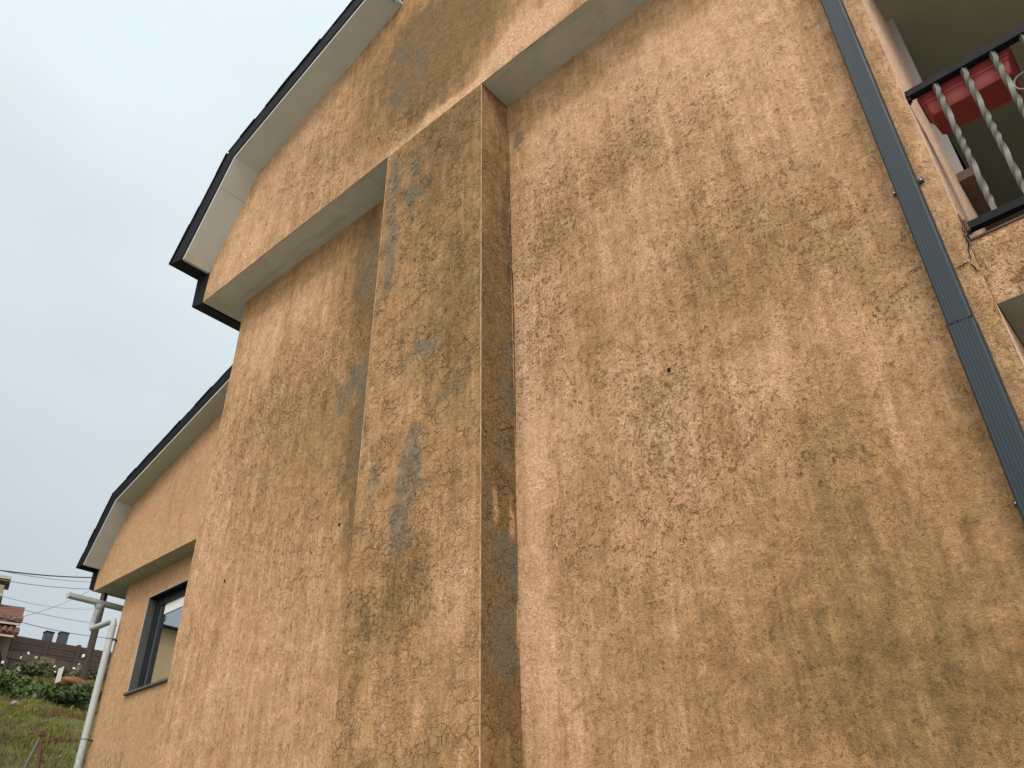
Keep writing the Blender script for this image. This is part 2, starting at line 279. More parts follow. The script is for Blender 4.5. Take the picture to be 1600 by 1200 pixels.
# ------------------------------------------------------------------ stain layout with some painted shade and highlight, in metres on the walls: (x, z, rx, rz, amount)
STAINS_SHADE = {'breast': {'base': 0.76,
            'c': [(-2.96, 1.586, 0.271, 0.77, -0.35), (-3.219, 1.148, 0.447, 0.407, -0.45), (-3.195, 4.593, 0.392, 1.599, 0.3)],
            'cbase': 0.85,
            'd': [(-3.083, 5.214, 0.402, 0.651, 0.3), (-3.324, 4.484, 0.523, 0.505, 0.112), (-2.912, 3.617, 0.227, 0.53, 0.262),
                  (-3.078, 3.335, 0.339, 0.332, 0.188), (-3.555, 5.768, 0.318, 0.27, 0.075), (-3.578, 4.199, 0.213, 0.416, -0.12),
                  (-3.357, 3.941, 0.261, 0.387, -0.08), (-2.897, 2.943, 0.211, 0.299, 0.15), (-2.995, 2.619, 0.259, 0.28, 0.075),
                  (-3.351, 2.964, 0.35, 0.315, -0.12), (-3.495, 3.235, 0.253, 0.281, -0.08), (-2.969, 1.839, 0.235, 0.311, -0.224),
                  (-3.557, 2.577, 0.24, 0.398, -0.12), (-3.362, 1.693, 0.306, 0.154, 0.112), (-3.252, 1.591, 0.247, 0.224, 0.188),
                  (-2.954, 1.415, 0.179, 0.277, -0.2), (-3.448, 1.498, 0.207, 0.224, 0.075), (-3.212, 1.053, 0.358, 0.327, -0.12),
                  (-2.817, 1.224, 0.085, 0.681, -0.16), (-3.502, 1.039, 0.15, 0.268, -0.12), (-3.196, 2.798, 0.224, 0.197, 0.112),
                  (-2.978, 2.109, 0.196, 0.163, 0.112), (-3.285, 0.795, 0.268, 0.089, 0.075), (-3.212, 4.951, 0.763, 1.523, 0.25)],
            'g': [(-3.67, 5.08, 0.096, 0.242, 0.75), (-3.664, 4.447, 0.076, 0.44, 0.75), (-3.665, 4.003, 0.058, 0.266, 0.7),
                  (-3.435, 5.124, 0.091, 0.239, 0.5), (-3.413, 4.68, 0.102, 0.295, 0.4), (-3.46, 4.748, 0.059, 0.103, 0.6),
                  (-3.057, 4.428, 0.13, 0.343, 0.3), (-3.317, 2.484, 0.063, 0.138, 1.0), (-3.349, 2.323, 0.091, 0.179, 0.75),
                  (-3.385, 2.086, 0.089, 0.188, 0.8), (-3.414, 1.975, 0.067, 0.107, 0.7), (-3.294, 2.178, 0.141, 0.398, 0.3),
                  (-3.635, 2.471, 0.056, 0.124, 0.6), (-3.635, 2.209, 0.072, 0.227, 0.4), (-3.247, 3.19, 0.156, 0.074, 0.5),
                  (-3.134, 3.287, 0.153, 0.086, 0.35), (-2.825, 3.565, 0.09, 0.066, 0.45), (-3.001, 2.781, 0.213, 0.085, 0.45),
                  (-3.372, 1.808, 0.086, 0.118, 0.4), (-3.445, 1.462, 0.084, 0.051, 0.4), (-3.476, 1.263, 0.052, 0.034, 0.5),
                  (-3.084, 3.498, 0.234, 0.344, 0.2), (-3.367, 3.172, 0.243, 0.162, 0.2), (-2.846, 5.314, 0.133, 0.156, 0.15),
                  (-3.441, 6.446, 0.167, 0.197, 0.4), (-3.41, 4.747, 0.417, 0.95, 0.14), (-3.411, 2.26, 0.33, 0.762, 0.12),
                  (-3.022, 3.41, 0.337, 0.696, 0.12)],
            's': [(-3.271, 1.854, 0.4, 0.366, 0.28), (-3.249, 1.555, 0.429, 0.222, 0.35), (-3.123, 3.053, 0.333, 0.314, 0.28),
                  (-3.331, 1.333, 0.291, 0.359, 0.21)],
            'sbase': 0.25},
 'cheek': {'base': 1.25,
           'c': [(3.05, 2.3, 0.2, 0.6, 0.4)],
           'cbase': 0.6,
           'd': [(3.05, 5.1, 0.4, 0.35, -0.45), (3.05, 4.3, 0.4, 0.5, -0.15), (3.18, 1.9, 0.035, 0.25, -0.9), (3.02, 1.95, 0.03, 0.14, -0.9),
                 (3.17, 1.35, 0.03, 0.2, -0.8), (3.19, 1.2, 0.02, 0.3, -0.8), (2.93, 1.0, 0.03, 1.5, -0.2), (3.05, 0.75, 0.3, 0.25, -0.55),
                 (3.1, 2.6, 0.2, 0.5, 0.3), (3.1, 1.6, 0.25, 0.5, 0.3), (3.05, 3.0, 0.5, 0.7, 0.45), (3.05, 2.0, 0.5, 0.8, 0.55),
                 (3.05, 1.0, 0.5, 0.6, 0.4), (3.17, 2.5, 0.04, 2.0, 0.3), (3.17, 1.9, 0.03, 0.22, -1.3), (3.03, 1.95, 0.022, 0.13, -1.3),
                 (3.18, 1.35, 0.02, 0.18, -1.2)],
           'g': [(3.15, 4.35, 0.05, 0.14, 0.525), (3.17, 4.1, 0.02, 0.06, 0.63), (3.12, 3.05, 0.1, 0.22, 0.578), (3.12, 2.72, 0.09, 0.14, 0.63),
                 (3.12, 2.3, 0.12, 0.2, 0.367), (3.1, 1.66, 0.1, 0.16, 0.892), (3.16, 1.55, 0.04, 0.25, 0.63), (3.06, 1.25, 0.07, 0.18, 0.788),
                 (3.12, 1.13, 0.1, 0.07, 0.788), (3.1, 0.6, 0.06, 0.15, 0.473), (2.97, 1.9, 0.025, 0.14, 0.63), (3.05, 3.45, 0.08, 0.12, 0.315),
                 (3.1, 2.0, 0.2, 0.9, 0.22), (3.14, 1.62, 0.08, 0.14, 0.3), (3.12, 1.2, 0.1, 0.2, 0.3)],
           's': [(3.19, 3.9, 0.04, 0.9, 1.0), (3.19, 2.7, 0.04, 0.6, 0.9)],
           'sbase': 0.35},
 'gable': {'base': 0.48,
           'c': [(-3.555, 5.768, 0.467, 0.27, 0.4), (-3.83, 7.119, 0.543, 0.7, 0.2)],
           'cbase': 0.12,
           'd': [(-3.117, 6.221, 0.635, 0.883, 0.55), (-3.64, 6.927, 0.435, 0.67, 0.35), (-3.759, 6.29, 0.506, 0.611, 0.35),
                 (-4.364, 6.934, 0.597, 0.584, 0.1), (-5.19, 7.06, 0.7, 0.498, -0.28), (-4.821, 7.352, 0.667, 0.377, -0.2),
                 (-5.615, 6.519, 0.729, 0.724, -0.2), (-6.079, 5.754, 0.515, 0.549, -0.3), (-4.742, 5.705, 0.499, 0.292, -0.1),
                 (-4.256, 6.098, 0.287, 0.3, 0.15), (-2.977, 6.624, 0.817, 0.502, 0.35), (-3.529, 5.41, 0.203, 0.108, -0.75),
                 (-3.233, 5.416, 0.19, 0.114, -0.75), (-2.986, 5.436, 0.18, 0.104, -0.75), (-2.814, 5.423, 0.12, 0.126, -0.8),
                 (-2.734, 5.521, 0.067, 0.225, -0.5), (-2.483, 5.559, 0.184, 0.157, -0.85), (-2.229, 5.583, 0.195, 0.155, -0.85),
                 (-1.988, 5.569, 0.182, 0.151, -0.9), (-2.284, 5.802, 0.12, 0.244, -0.4), (-3.749, 5.444, 0.1, 0.068, -0.4),
                 (-3.103, 5.78, 0.218, 0.172, 0.2), (-3.397, 5.715, 0.232, 0.175, 0.2), (-3.278, 6.378, 0.859, 0.918, 0.3)],
           'g': [(-3.779, 6.725, 0.13, 0.19, 0.62), (-3.438, 6.397, 0.101, 0.176, 0.55), (-3.4, 6.156, 0.066, 0.112, 0.6),
                 (-3.583, 6.725, 0.343, 0.534, 0.22), (-3.738, 6.052, 0.122, 0.19, 0.45), (-3.582, 6.13, 0.25, 0.287, 0.2),
                 (-3.603, 6.417, 0.417, 0.836, 0.18)],
           's': [(-4.404, 5.872, 0.56, 0.393, 0.5), (-5.213, 6.132, 0.664, 0.548, 0.4), (-3.711, 5.734, 0.328, 0.18, 0.4),
                 (-4.866, 6.41, 0.634, 0.443, 0.3)],
           'sbase': 0.32},
 'ngable': {'base': 0.1, 'd': [(-11.405, 6.023, 1.18, 0.525, 0.2), (-12.303, 5.876, 0.871, 0.537, 0.05)], 'sbase': 0.2},
 'nwall': {'base': 0.12,
           'd': [(-12.677, 3.957, 0.377, 1.417, 0.15), (-11.48, 2.654, 0.521, 0.364, 0.25), (-12.574, 2.737, 0.392, 0.588, 0.15),
                 (-11.27, 3.84, 0.256, 0.628, 0.2)],
           'sbase': 0.05},
 'pink': {'base': -0.1, 'd': [(3.25, 3.6, 0.03, 1.2, 0.3)], 'sbase': 0.0},
 'plain': {'base': 0.4, 'sbase': 0.2},
 'slab': {'base': 0.3,
          'cbase': 0.5,
          'd': [(0.15, 2.3, 0.14, 0.14, 0.55), (0.0, 2.35, 0.25, 0.04, 0.35), (0.5, 2.2, 0.3, 0.2, 0.3)],
          'g': [(0.02, 2.3, 0.05, 0.07, 0.35)],
          's': [(0.1, 2.2, 0.3, 0.2, 0.4)],
          'sbase': 0.5},
 'wall': {'base': 0.46,
          'c': [(-0.7, 2.607, 0.342, 0.175, 0.2), (-0.48, 2.546, 0.14, 0.167, 0.4)],
          'd': [(-2.497, 5.066, 0.153, 0.186, 0.36), (-2.194, 5.059, 0.152, 0.166, 0.36), (-1.906, 5.066, 0.141, 0.162, 0.36),  # under the ledge soffit: shade painted in along with unwashed dirt
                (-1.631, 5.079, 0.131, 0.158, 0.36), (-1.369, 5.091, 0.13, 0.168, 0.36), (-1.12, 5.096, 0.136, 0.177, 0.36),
                (-6.045, 5.252, 0.317, 0.192, 0.252), (-5.52, 5.236, 0.29, 0.204, 0.252), (-4.935, 5.201, 0.279, 0.195, 0.252),  # same painted under-ledge shade on the left recess
                (-4.4, 5.194, 0.252, 0.222, 0.288), (-0.309, 3.893, 0.038, 0.273, -0.32), (-0.242, 3.409, 0.025, 0.242, -0.32),  # then the right arris: highlight painted as negative amounts
                (-0.24, 2.99, 0.023, 0.218, -0.32), (-1.256, 4.847, 0.622, 0.702, -0.36), (-0.824, 3.877, 0.276, 0.597, -0.2),
                (-2.265, 4.872, 0.266, 0.558, -0.28), (-1.765, 5.361, 0.38, 0.431, -0.08), (-2.597, 2.083, 0.116, 1.496, -0.336),
                (-2.379, 2.322, 0.252, 0.373, -0.24), (-2.499, 4.322, 0.11, 0.381, -0.12), (-2.408, 3.4, 0.146, 0.314, -0.28),
                (-2.542, 1.074, 0.226, 0.439, -0.2), (-1.917, 2.618, 0.192, 0.164, -0.16), (-1.248, 2.145, 0.174, 0.168, -0.16),
                (-0.316, 2.632, 0.133, 0.167, -0.08), (-1.845, 4.084, 0.263, 0.282, 0.18), (-2.111, 2.847, 0.119, 0.505, 0.36),
                (-1.324, 2.861, 0.289, 0.329, 0.158), (-1.444, 3.07, 0.107, 0.261, 0.18), (-0.826, 3.028, 0.17, 0.321, 0.144),
                (-1.043, 2.82, 0.369, 0.355, 0.202), (-1.605, 2.803, 0.313, 0.25, 0.18), (-1.006, 3.547, 0.283, 0.276, 0.086),
                (-2.336, 3.735, 0.197, 0.629, 0.18), (-0.926, 1.931, 0.199, 0.182, 0.18), (-1.432, 1.874, 0.055, 0.193, 0.252),
                (-2.195, 1.943, 0.101, 0.488, 0.216), (-1.054, 1.759, 0.058, 0.238, 0.252), (-0.878, 1.782, 0.145, 0.174, 0.18),
                (-1.042, 1.454, 0.284, 0.218, 0.252), (-0.864, 0.986, 0.501, 0.628, 0.324), (-1.324, 0.821, 0.497, 0.463, 0.252),  # lower right of the wall: light falloff painted together with dirt
                (-0.842, 0.606, 0.367, 0.243, 0.144), (-1.786, 0.932, 0.365, 0.433, 0.158), (-0.42, 1.482, 0.115, 0.299, 0.144),
                (-0.376, 1.993, 0.123, 0.17, 0.036), (-0.548, 2.4, 0.141, 0.162, 0.18), (-0.676, 0.62, 0.279, 0.319, 0.216),
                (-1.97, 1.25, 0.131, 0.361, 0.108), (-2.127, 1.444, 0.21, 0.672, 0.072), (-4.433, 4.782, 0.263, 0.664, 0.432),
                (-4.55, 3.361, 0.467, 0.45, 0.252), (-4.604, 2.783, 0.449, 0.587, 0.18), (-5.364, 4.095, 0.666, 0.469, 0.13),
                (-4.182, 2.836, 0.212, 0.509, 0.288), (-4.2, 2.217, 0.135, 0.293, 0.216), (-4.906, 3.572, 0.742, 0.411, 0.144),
                (-5.227, 3.113, 0.522, 0.593, 0.13), (-5.416, 4.755, 0.61, 0.346, -0.2), (-5.859, 4.54, 0.336, 0.525, -0.16),
                (-4.673, 2.356, 0.439, 0.316, -0.08), (-5.139, 1.781, 0.871, 0.828, -0.04), (-6.123, 3.072, 0.316, 0.71, -0.16),
                (-4.331, 1.222, 0.187, 0.487, -0.096), (-5.867, 5.396, 1.283, 0.234, 0.072), (-4.08, 1.364, 0.073, 0.32, 0.252),
                (-5.757, 1.457, 0.503, 0.493, -0.04), (-5.537, 2.351, 0.521, 0.342, 0.036), (-4.256, 4.818, 0.222, 0.658, 0.55),  # darker strip on the wall along the left edge of the breast
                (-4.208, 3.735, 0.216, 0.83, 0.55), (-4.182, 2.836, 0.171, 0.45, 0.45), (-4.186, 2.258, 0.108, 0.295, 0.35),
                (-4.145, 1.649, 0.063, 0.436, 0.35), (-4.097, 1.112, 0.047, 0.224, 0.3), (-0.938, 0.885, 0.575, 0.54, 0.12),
                (-1.768, 0.677, 0.743, 0.194, 0.1)],  # more painted falloff at the lower right
          'g': [(-4.309, 4.851, 0.191, 0.491, 0.572), (-4.213, 4.51, 0.117, 0.302, 0.385), (-4.279, 3.59, 0.217, 0.218, 0.935),
                (-4.187, 3.154, 0.118, 0.234, 0.77), (-4.477, 3.388, 0.16, 0.188, 0.44), (-4.068, 3.667, 0.076, 0.126, 0.44),
                (-4.27, 2.767, 0.187, 0.275, 0.385), (-4.298, 2.385, 0.043, 0.13, 0.66), (-4.102, 1.521, 0.037, 0.147, 0.55),
                (-2.615, 4.912, 0.043, 0.126, 1.045), (-2.7, 4.532, 0.048, 0.198, 0.33)],
          's': [(-1.839, 4.139, 0.264, 0.344, 0.48), (-2.319, 4.011, 0.249, 0.537, 0.54), (-2.556, 3.648, 0.206, 0.693, 0.48),
                (-2.482, 2.988, 0.279, 0.441, 0.48), (-1.858, 2.424, 0.39, 0.358, 0.36), (-1.691, 1.974, 0.35, 0.386, 0.45),
                (-1.241, 1.865, 0.323, 0.285, 0.24), (-1.359, 4.169, 0.44, 0.329, 0.3), (-1.232, 3.167, 0.494, 0.441, 0.33),
                (-0.755, 2.764, 0.235, 0.222, 0.36), (-2.03, 1.644, 0.404, 0.301, 0.21), (-2.417, 1.763, 0.161, 0.215, 0.3),
                (-0.567, 2.23, 0.138, 0.124, 0.24), (-5.247, 3.974, 0.646, 0.455, 0.42), (-5.583, 3.482, 0.663, 0.655, 0.48),
                (-4.703, 2.512, 0.518, 0.442, 0.36), (-4.375, 4.33, 0.331, 0.61, 0.24), (-1.59, 4.559, 0.256, 0.24, 0.18),
                (-1.154, 4.883, 0.51, 0.435, -0.25), (-2.59, 1.743, 0.102, 0.995, -0.3), (-4.643, 3.947, 0.339, 0.431, 0.36),
                (-0.664, 1.054, 0.37, 0.467, -0.1)],
          'sbase': 0.38}}
def hashn(ix, iy, seed):
    h = (ix.astype(np.int64)*374761393 + iy.astype(np.int64)*668265263 + seed*1442695041) & 0xffffffff
    h = ((h ^ (h >> 13))*1274126177) & 0xffffffff
    return ((h ^ (h >> 16)) & 0xffff)/65535.0
def vn(x, y, seed=0):
    ix = np.floor(x); iy = np.floor(y); fx = x-ix; fy = y-iy; fx = fx*fx*(3-2*fx); fy = fy*fy*(3-2*fy)
    a = hashn(ix,iy,seed); b = hashn(ix+1,iy,seed); c = hashn(ix,iy+1,seed); d = hashn(ix+1,iy+1,seed)
    return (a*(1-fx)+b*fx)*(1-fy)+(c*(1-fx)+d*fx)*fy
def fbm(x, y, seed=0, o=4):
    s = 0; a = .5; t = 0
    for i in range(o): s = s+a*vn(x*2**i, y*2**i, seed+i*17); t += a; a *= .5
    return s/t-.5
def masks(kind, U, Z):
    """U is x (or y on faces that run along y); returns four masks"""
    S = STAINS_SHADE.get(kind, {})
    wu = U+.16*fbm(U*2.1, Z*2.1, 5)+.05*fbm(U*9, Z*9, 8); wz = Z+.30*fbm(U*2.1, Z*1.3, 9)+.07*fbm(U*9, Z*7, 11)
    out = []
    for ch, base in (('d', S.get('base', .3)), ('g', 0.0), ('s', S.get('sbase', .15)), ('c', S.get('cbase', 0.0))):
        a = np.full(U.shape, float(base))
        for (cx, cz, rx, rz, am) in S.get(ch, []):
            a += am*np.exp(-(((wu-cx)/rx)**2+((wz-cz)/rz)**2)**1.4)
        out.append(a)
    return np.stack(out, -1)
def grid(mb_name, kind, us, zfun, pos, mat, parent, step=.025, wav=.0025):
    """a finely divided plastered face. us=(u0,u1); zfun(u)->(z0,z1); pos(u,z,d)->xyz"""
    nu = max(2, int(round((us[1]-us[0])/step))+1); u = np.linspace(us[0], us[1], nu)
    z0, z1 = zfun(u); nz = max(2, int(round(float(np.max(z1-z0))/step))+1)
    t = np.linspace(0, 1, nz)
    U = np.repeat(u[:, None], nz, 1); Z = z0[:, None]+(z1-z0)[:, None]*t[None, :]
    D = wav*(2.2*fbm(U*1.1, Z*1.1, 31, 3)+1.2*fbm(U*5, Z*5, 37, 3))
    P = pos(U, Z, D).reshape(-1, 3)
    me = bpy.data.meshes.new(mb_name)
    idx = np.arange(nu*nz).reshape(nu, nz)
    F = np.stack([idx[:-1,:-1], idx[1:,:-1], idx[1:,1:], idx[:-1,1:]], -1).reshape(-1, 4)
    return P, F, masks(kind, U, Z).reshape(-1, 4)
def build_grids(name, parts, mat, parent, extra=None):
    Ps, Fs, As, b = [], [], [], 0
    for P, F, A in parts: Ps.append(P); Fs.append(F+b); As.append(A); b += len(P)
    P = np.concatenate(Ps); F = np.concatenate(Fs); A = np.concatenate(As)
    me = bpy.data.meshes.new(name); me.vertices.add(len(P)); me.vertices.foreach_set('co', P.astype(np.float32).ravel())
    me.loops.add(F.size); me.loops.foreach_set('vertex_index', F.astype(np.int32).ravel())
    me.polygons.add(len(F)); me.polygons.foreach_set('loop_start', np.arange(0, F.size, 4, dtype=np.int32)); 
    me.update(calc_edges=True)
    ca = me.color_attributes.new('stain_shade', 'FLOAT_COLOR', 'POINT'); ca.data.foreach_set('color', A.astype(np.float32).ravel())
    me.polygons.foreach_set('use_smooth', np.zeros(len(F), dtype=bool)); me.validate(); me.update()
    return link(name, me, mat, parent)
fY = lambda y: (lambda U, Z, D: np.stack([U, y+D, Z], -1))          # face looking to -y
fX = lambda x: (lambda U, Z, D: np.stack([x+D, U, Z], -1))          # face looking along x
cst = lambda a, b: (lambda u: (np.full(u.shape, float(a)), np.full(u.shape, float(b))))
def roofz(prof):
    xs = [p[0] for p in prof]; zs = [p[1] for p in prof]
    return lambda u: np.interp(u, xs, zs)

# ================================================================== MAIN HOUSE
P1, P0, PV, YB = 3.2, 2.909, 2.606, 12.0
LZ = 5.437                                    # underside of the projecting gable
XL, XC = -6.278, -0.222                       # left edge of the lower wall, right corner at the loggia
GL = -6.59; GR = 5.2                          # gable ends
PL, PR = -3.786, -2.730                       # chimney breast
house = empty('house', (-3.0, 7.5, -1.0))
tag(house, 'large house in stained peeling ochre stucco filling most of the view', 'house')
SL = .335; RX = -1.0
soff = [(-6.605, 5.848), (-6.0, 6.899), (RX, 6.899+SL*(RX+6.0)), (GR+.3, 6.899+SL*(RX+6.0)-SL*(GR+.3-RX))]
parts = []
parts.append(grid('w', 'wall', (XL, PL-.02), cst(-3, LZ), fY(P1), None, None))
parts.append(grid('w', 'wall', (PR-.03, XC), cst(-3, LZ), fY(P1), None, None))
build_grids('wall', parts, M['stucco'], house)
# left side wall (faces -x), back and right side of the body
build_grids('side_wall', [grid('w', 'plain', (P1, YB), cst(-3, LZ), fX(XL), None, None, step=.25)], M['stucco'], house)
mb = MB(); mb.add([(XL,YB,-3),(GR,YB,-3),(GR,YB,6.4),(RX,YB,8.4),(GL,YB,6.0),(XL,YB,LZ)], [(5,4,3,2,1,0)]); mb.build('back_wall', M['stucco'], house)
mb = MB(); mb.box(GR-.2, GR, P1, YB-.01, -3, 6.3); mb.build('end_wall', M['stucco'], house)
# chimney breast: front and two cheeks
g = [grid('w', 'breast', (PL, PR), cst(-3, LZ), fY(P0), None, None)]
build_grids('chimney_breast', g+[grid('w', 'cheek', (P0, P1+.01), cst(-3, LZ), fX(PR), None, None, step=.02, wav=.001),
            grid('w', 'plain', (P0, P1+.01), cst(-3, LZ), fX(PL), None, None, step=.05, wav=0)], M['stucco'], house)
# gable above the ledge (same plane as the breast), follows the roof underside
gz = roofz(soff)
def gfun(u):
    z1 = gz(u); return np.full(u.shape, LZ), z1
def chfun(u): return np.full(u.shape, LZ), np.full(u.shape, 10.2)
build_grids('gable', [grid('w', 'gable', (GL, PL), gfun, fY(P0), None, None), grid('w', 'gable', (PL, PR), cst(LZ, 8.2), fY(P0), None, None),
            grid('w', 'gable', (PR, GR), gfun, fY(P0), None, None, step=.05)], M['stucco'], house)
mb = MB(); mb.box(PL, PR, P0, P0+.7, 8.2, 10.2); mb.box(PL+.0, PL+.02, P0+.004, P0+.7, 7.3, 8.2); mb.box(PR-.02, PR, P0+.004, P0+.7, 7.3, 8.2); mb.build('chimney', M['stucco'], house)
# soffit of the ledge
mb = MB(); mb.box(GL+.004, PL-.002, P0+.006, P1+.1, LZ, LZ+.05); mb.box(PR+.002, GR, P0+.006, P1+.1, LZ+.0, LZ+.05); mb.box(GL+.004, XL-.003, P1+.1, YB, LZ, LZ+.05)
mb.build('ledge_soffit', M['soffit'], house)
# upper side wall and its slate cladding
mb = MB(); mb.box(GL+.004, GL+.1, P0+.004, YB, LZ+.05, 6.0); mb.build('upper_side_wall', M['stucco'], house)
mb = MB()
cl = [(-6.815,5.50),(-6.60,5.425),(-6.60,5.86),(-6.84,5.925)]
mb.prism_y(cl, P0-.004, YB); mb.build('side_cladding', M['slate'], house, bevel=.006)
# verge soffit board (white) and slate roof
def offs(prof, d):      # offset a roof polyline outwards by d
    out = []
    for i, p in enumerate(prof):
        ds = []
        if i > 0: a, b = prof[i-1], prof[i]; L = math.hypot(b[0]-a[0], b[1]-a[1]); ds.append((-(b[1]-a[1])/L, (b[0]-a[0])/L))
        if i < len(prof)-1: a, b = prof[i], prof[i+1]; L = math.hypot(b[0]-a[0], b[1]-a[1]); ds.append((-(b[1]-a[1])/L, (b[0]-a[0])/L))
        nx, nz = sum(q[0] for q in ds), sum(q[1] for q in ds); L = math.hypot(nx, nz); nx /= L; nz /= L
        c = nx*ds[0][0]+nz*ds[0][1]; out.append((p[0]+nx*d/c, p[1]+nz*d/c))
    return out
def roof_set(soff, pv, p0, yb, parent, x_cut=None, eave=None):
    s1 = offs(soff, .035); s2 = offs(soff, .235)
    if eave: s2[0] = eave; s1[0] = (s1[0][0]-.004, s1[0][1]-.010)
    def clipx(prof, x):      # cut a polyline at x (keep smaller x)
        out = []
        for i, p in enumerate(prof):
            if p[0] <= x: out.append(p)
            else:
                a = prof[i-1]; t = (x-a[0])/(p[0]-a[0]); out.append((x, a[1]+t*(p[1]-a[1]))); break
        return out
    segs = [(soff, s1, None)]
    if x_cut:
        A = (clipx(soff, x_cut[0]), clipx(s1, x_cut[0]))
        k = soff[2][1]; 
        def right(prof, x):
            out = []
            for i in range(1, len(prof)):
                a, b = prof[i-1], prof[i]
                if a[0] <= x < b[0]: t = (x-a[0])/(b[0]-a[0]); out.append((x, a[1]+t*(b[1]-a[1])))
                if b[0] > x: out.append(b)
            return out
        B = (right(soff, x_cut[1]), right(s1, x_cut[1])); white = [A, B]
        black = [(clipx(s1, x_cut[0]), clipx(s2, x_cut[0])), (right(s1, x_cut[1]), right(s2, x_cut[1]))]
    else: white = [(soff, s1)]; black = [(s1, s2)]
    mb = MB()
    for a, b in white:
        for i in range(len(a)-1): mb.prism_y([a[i], a[i+1], b[i+1], b[i]], pv+.012, p0+.02)
    # closing end of the box eave
    o = mb.build('verge_soffit', M['verge'], parent)
    mb = MB()
    for a, b in black:
        for i in range(len(a)-1): mb.prism_y([a[i], a[i+1], b[i+1], b[i]], pv, p0+.05)
    mb.build('verge_trim', M['slate'], parent, bevel=.008)
    mb = MB(); 
    for i in range(len(s1)-1): mb.prism_y([s1[i], s1[i+1], s2[i+1], s2[i]], (p0+.72 if x_cut else p0+.055), yb)
    if x_cut:
        for a, b in black:
            for i in range(len(a)-1): mb.prism_y([a[i], a[i+1], b[i+1], b[i]], p0+.055, p0+.718)
    rf = mb.build('roof', M['slate_roof'], parent)
    # rows of slates: uneven lip along the verge, seen against the sky
    mb = MB()
    for i in range(2):
        a, b = Vector(s2[i]), Vector(s2[i+1]); L = (b-a).length; n = int(min(L, 4.6)/.22); dr = (b-a).normalized(); nn = Vector((-dr.y, dr.x))
        for k in range(n):
            if x_cut and a.x+dr.x*(k+1)*.22 > x_cut[0]: break
            p = a+dr*(k*.22); q = p+dr*.26; t = .004+.007*random.random(); j = random.uniform(-.006, .006)
            mb.prism_y([tuple(p-nn*.004), tuple(q+nn*.002), tuple(q+nn*(t+.006)), tuple(p+nn*t)], pv-.012+j, pv+.5)
    mb.build('verge_slates', M['slate'], rf)
    return rf
rf = roof_set(soff, PV, P0, YB+.3, house, (PL-.005, PR+.005), (-6.885, 5.922))
for tt in (.30,):       # butt joint in the steep board
    a_, b_ = soff[1], soff[0]; dxx, dzz = b_[0]-a_[0], b_[1]-a_[1]; LL = math.hypot(dxx, dzz); q = (a_[0]+dxx*tt, a_[1]+dzz*tt); ux, uz = dxx/LL, dzz/LL; nx_, nz_ = -uz, ux
    if nx_ < 0: nx_, nz_ = -nx_, -nz_
    MB().add([(q[0]+nx_*.0012, PV+.014, q[1]+nz_*.0012), (q[0]+nx_*.0012+ux*.003, PV+.014, q[1]+nz_*.0012+uz*.003), (q[0]+nx_*.0012+ux*.003, P0-.004, q[1]+nz_*.0012+uz*.003), (q[0]+nx_*.0012, P0-.004, q[1]+nz_*.0012)], [(0,1,2,3)]).build('board_joint', M['rust'], house)
# little end box under the steep eave
mb = MB(); mb.add([(-6.64,PV+.02,5.85),(-6.60,PV+.02,5.84),(-6.60,P0-.002,5.84),(-6.64,P0-.002,5.85),(-6.70,PV+.02,5.93),(-6.56,PV+.02,5.93),(-6.56,P0-.002,5.93),(-6.70,P0-.002,5.93)],[(0,1,2,3),(4,7,6,5),(0,4,5,1),(1,5,6,2),(2,6,7,3),(3,7,4,0)])
mb.build('eave_closer', M['soffit'], house)
# crumpled lead flashing where the verge meets the chimney
mb = MB(); 
zz = gz(np.array([PL]))[0]
rows = []
for j in range(9):
    row = []
    for i in range(9):
        y = PV+.0+.30*i/8; z = zz-.03+.10*j/8
        row.append((PL-.012-.05*random.random()*(1 if j else .2), y+random.uniform(-.012,.012), z+random.uniform(-.012,.012)))
    rows.append(row)
vs = [p for r_ in rows for p in r_]; mb.add(vs, [(j*9+i, j*9+i+1, (j+1)*9+i+1, (j+1)*9+i) for j in range(8) for i in range(8)])
mb.build('flashing', M['silver'], rf)
# corner beads on the chimney breast
mb = MB(); n = 60
for x in (PR,):
    mb.box(x-.004, x+.0012, P0-.0022, P0+.004, -3, LZ-.01)
mb.box(PL-.0012, PL+.004, P0-.0022, P0+.004, 2.2, LZ-.01)
mb2 = mb; mb = MB().box(PR-.004, PR+.0012, P0-.0022, P0+.004, -3, LZ-.01); mb.build('corner_bead', M['bead'], house); MB().box(PL-.0012, PL+.004, P0-.0022, P0+.004, 2.2, LZ-.01).build('corner_bead', M['bead'], house)
# small drain holes in the render
def hole(x, y, z, r=.011):
    mb = MB(); vs = [(x+r*1.0*math.cos(t)*(1+.2*math.sin(3*t)), y-.0035, z+r*1.2*math.sin(t)) for t in [k*math.pi/6 for k in range(12)]]
    mb.add(vs+[(a, b+.0008, c) for a, b, c in vs], [tuple(range(12))]+[(i,(i+1)%12,12+(i+1)%12,12+i) for i in range(12)]); return mb.build('drain_hole', M['dark'], house)
for x, z, p in [(-1.677, 2.424, 1), (-5.692, 2.352, 1), (-4.319, 2.392, 1), (-4.868, 5.779, 0), (-3.944, 5.785, 0), (-5.853, 5.775, 0)]: hole(x, (P1 if p == 1 else P0)-.004, z)
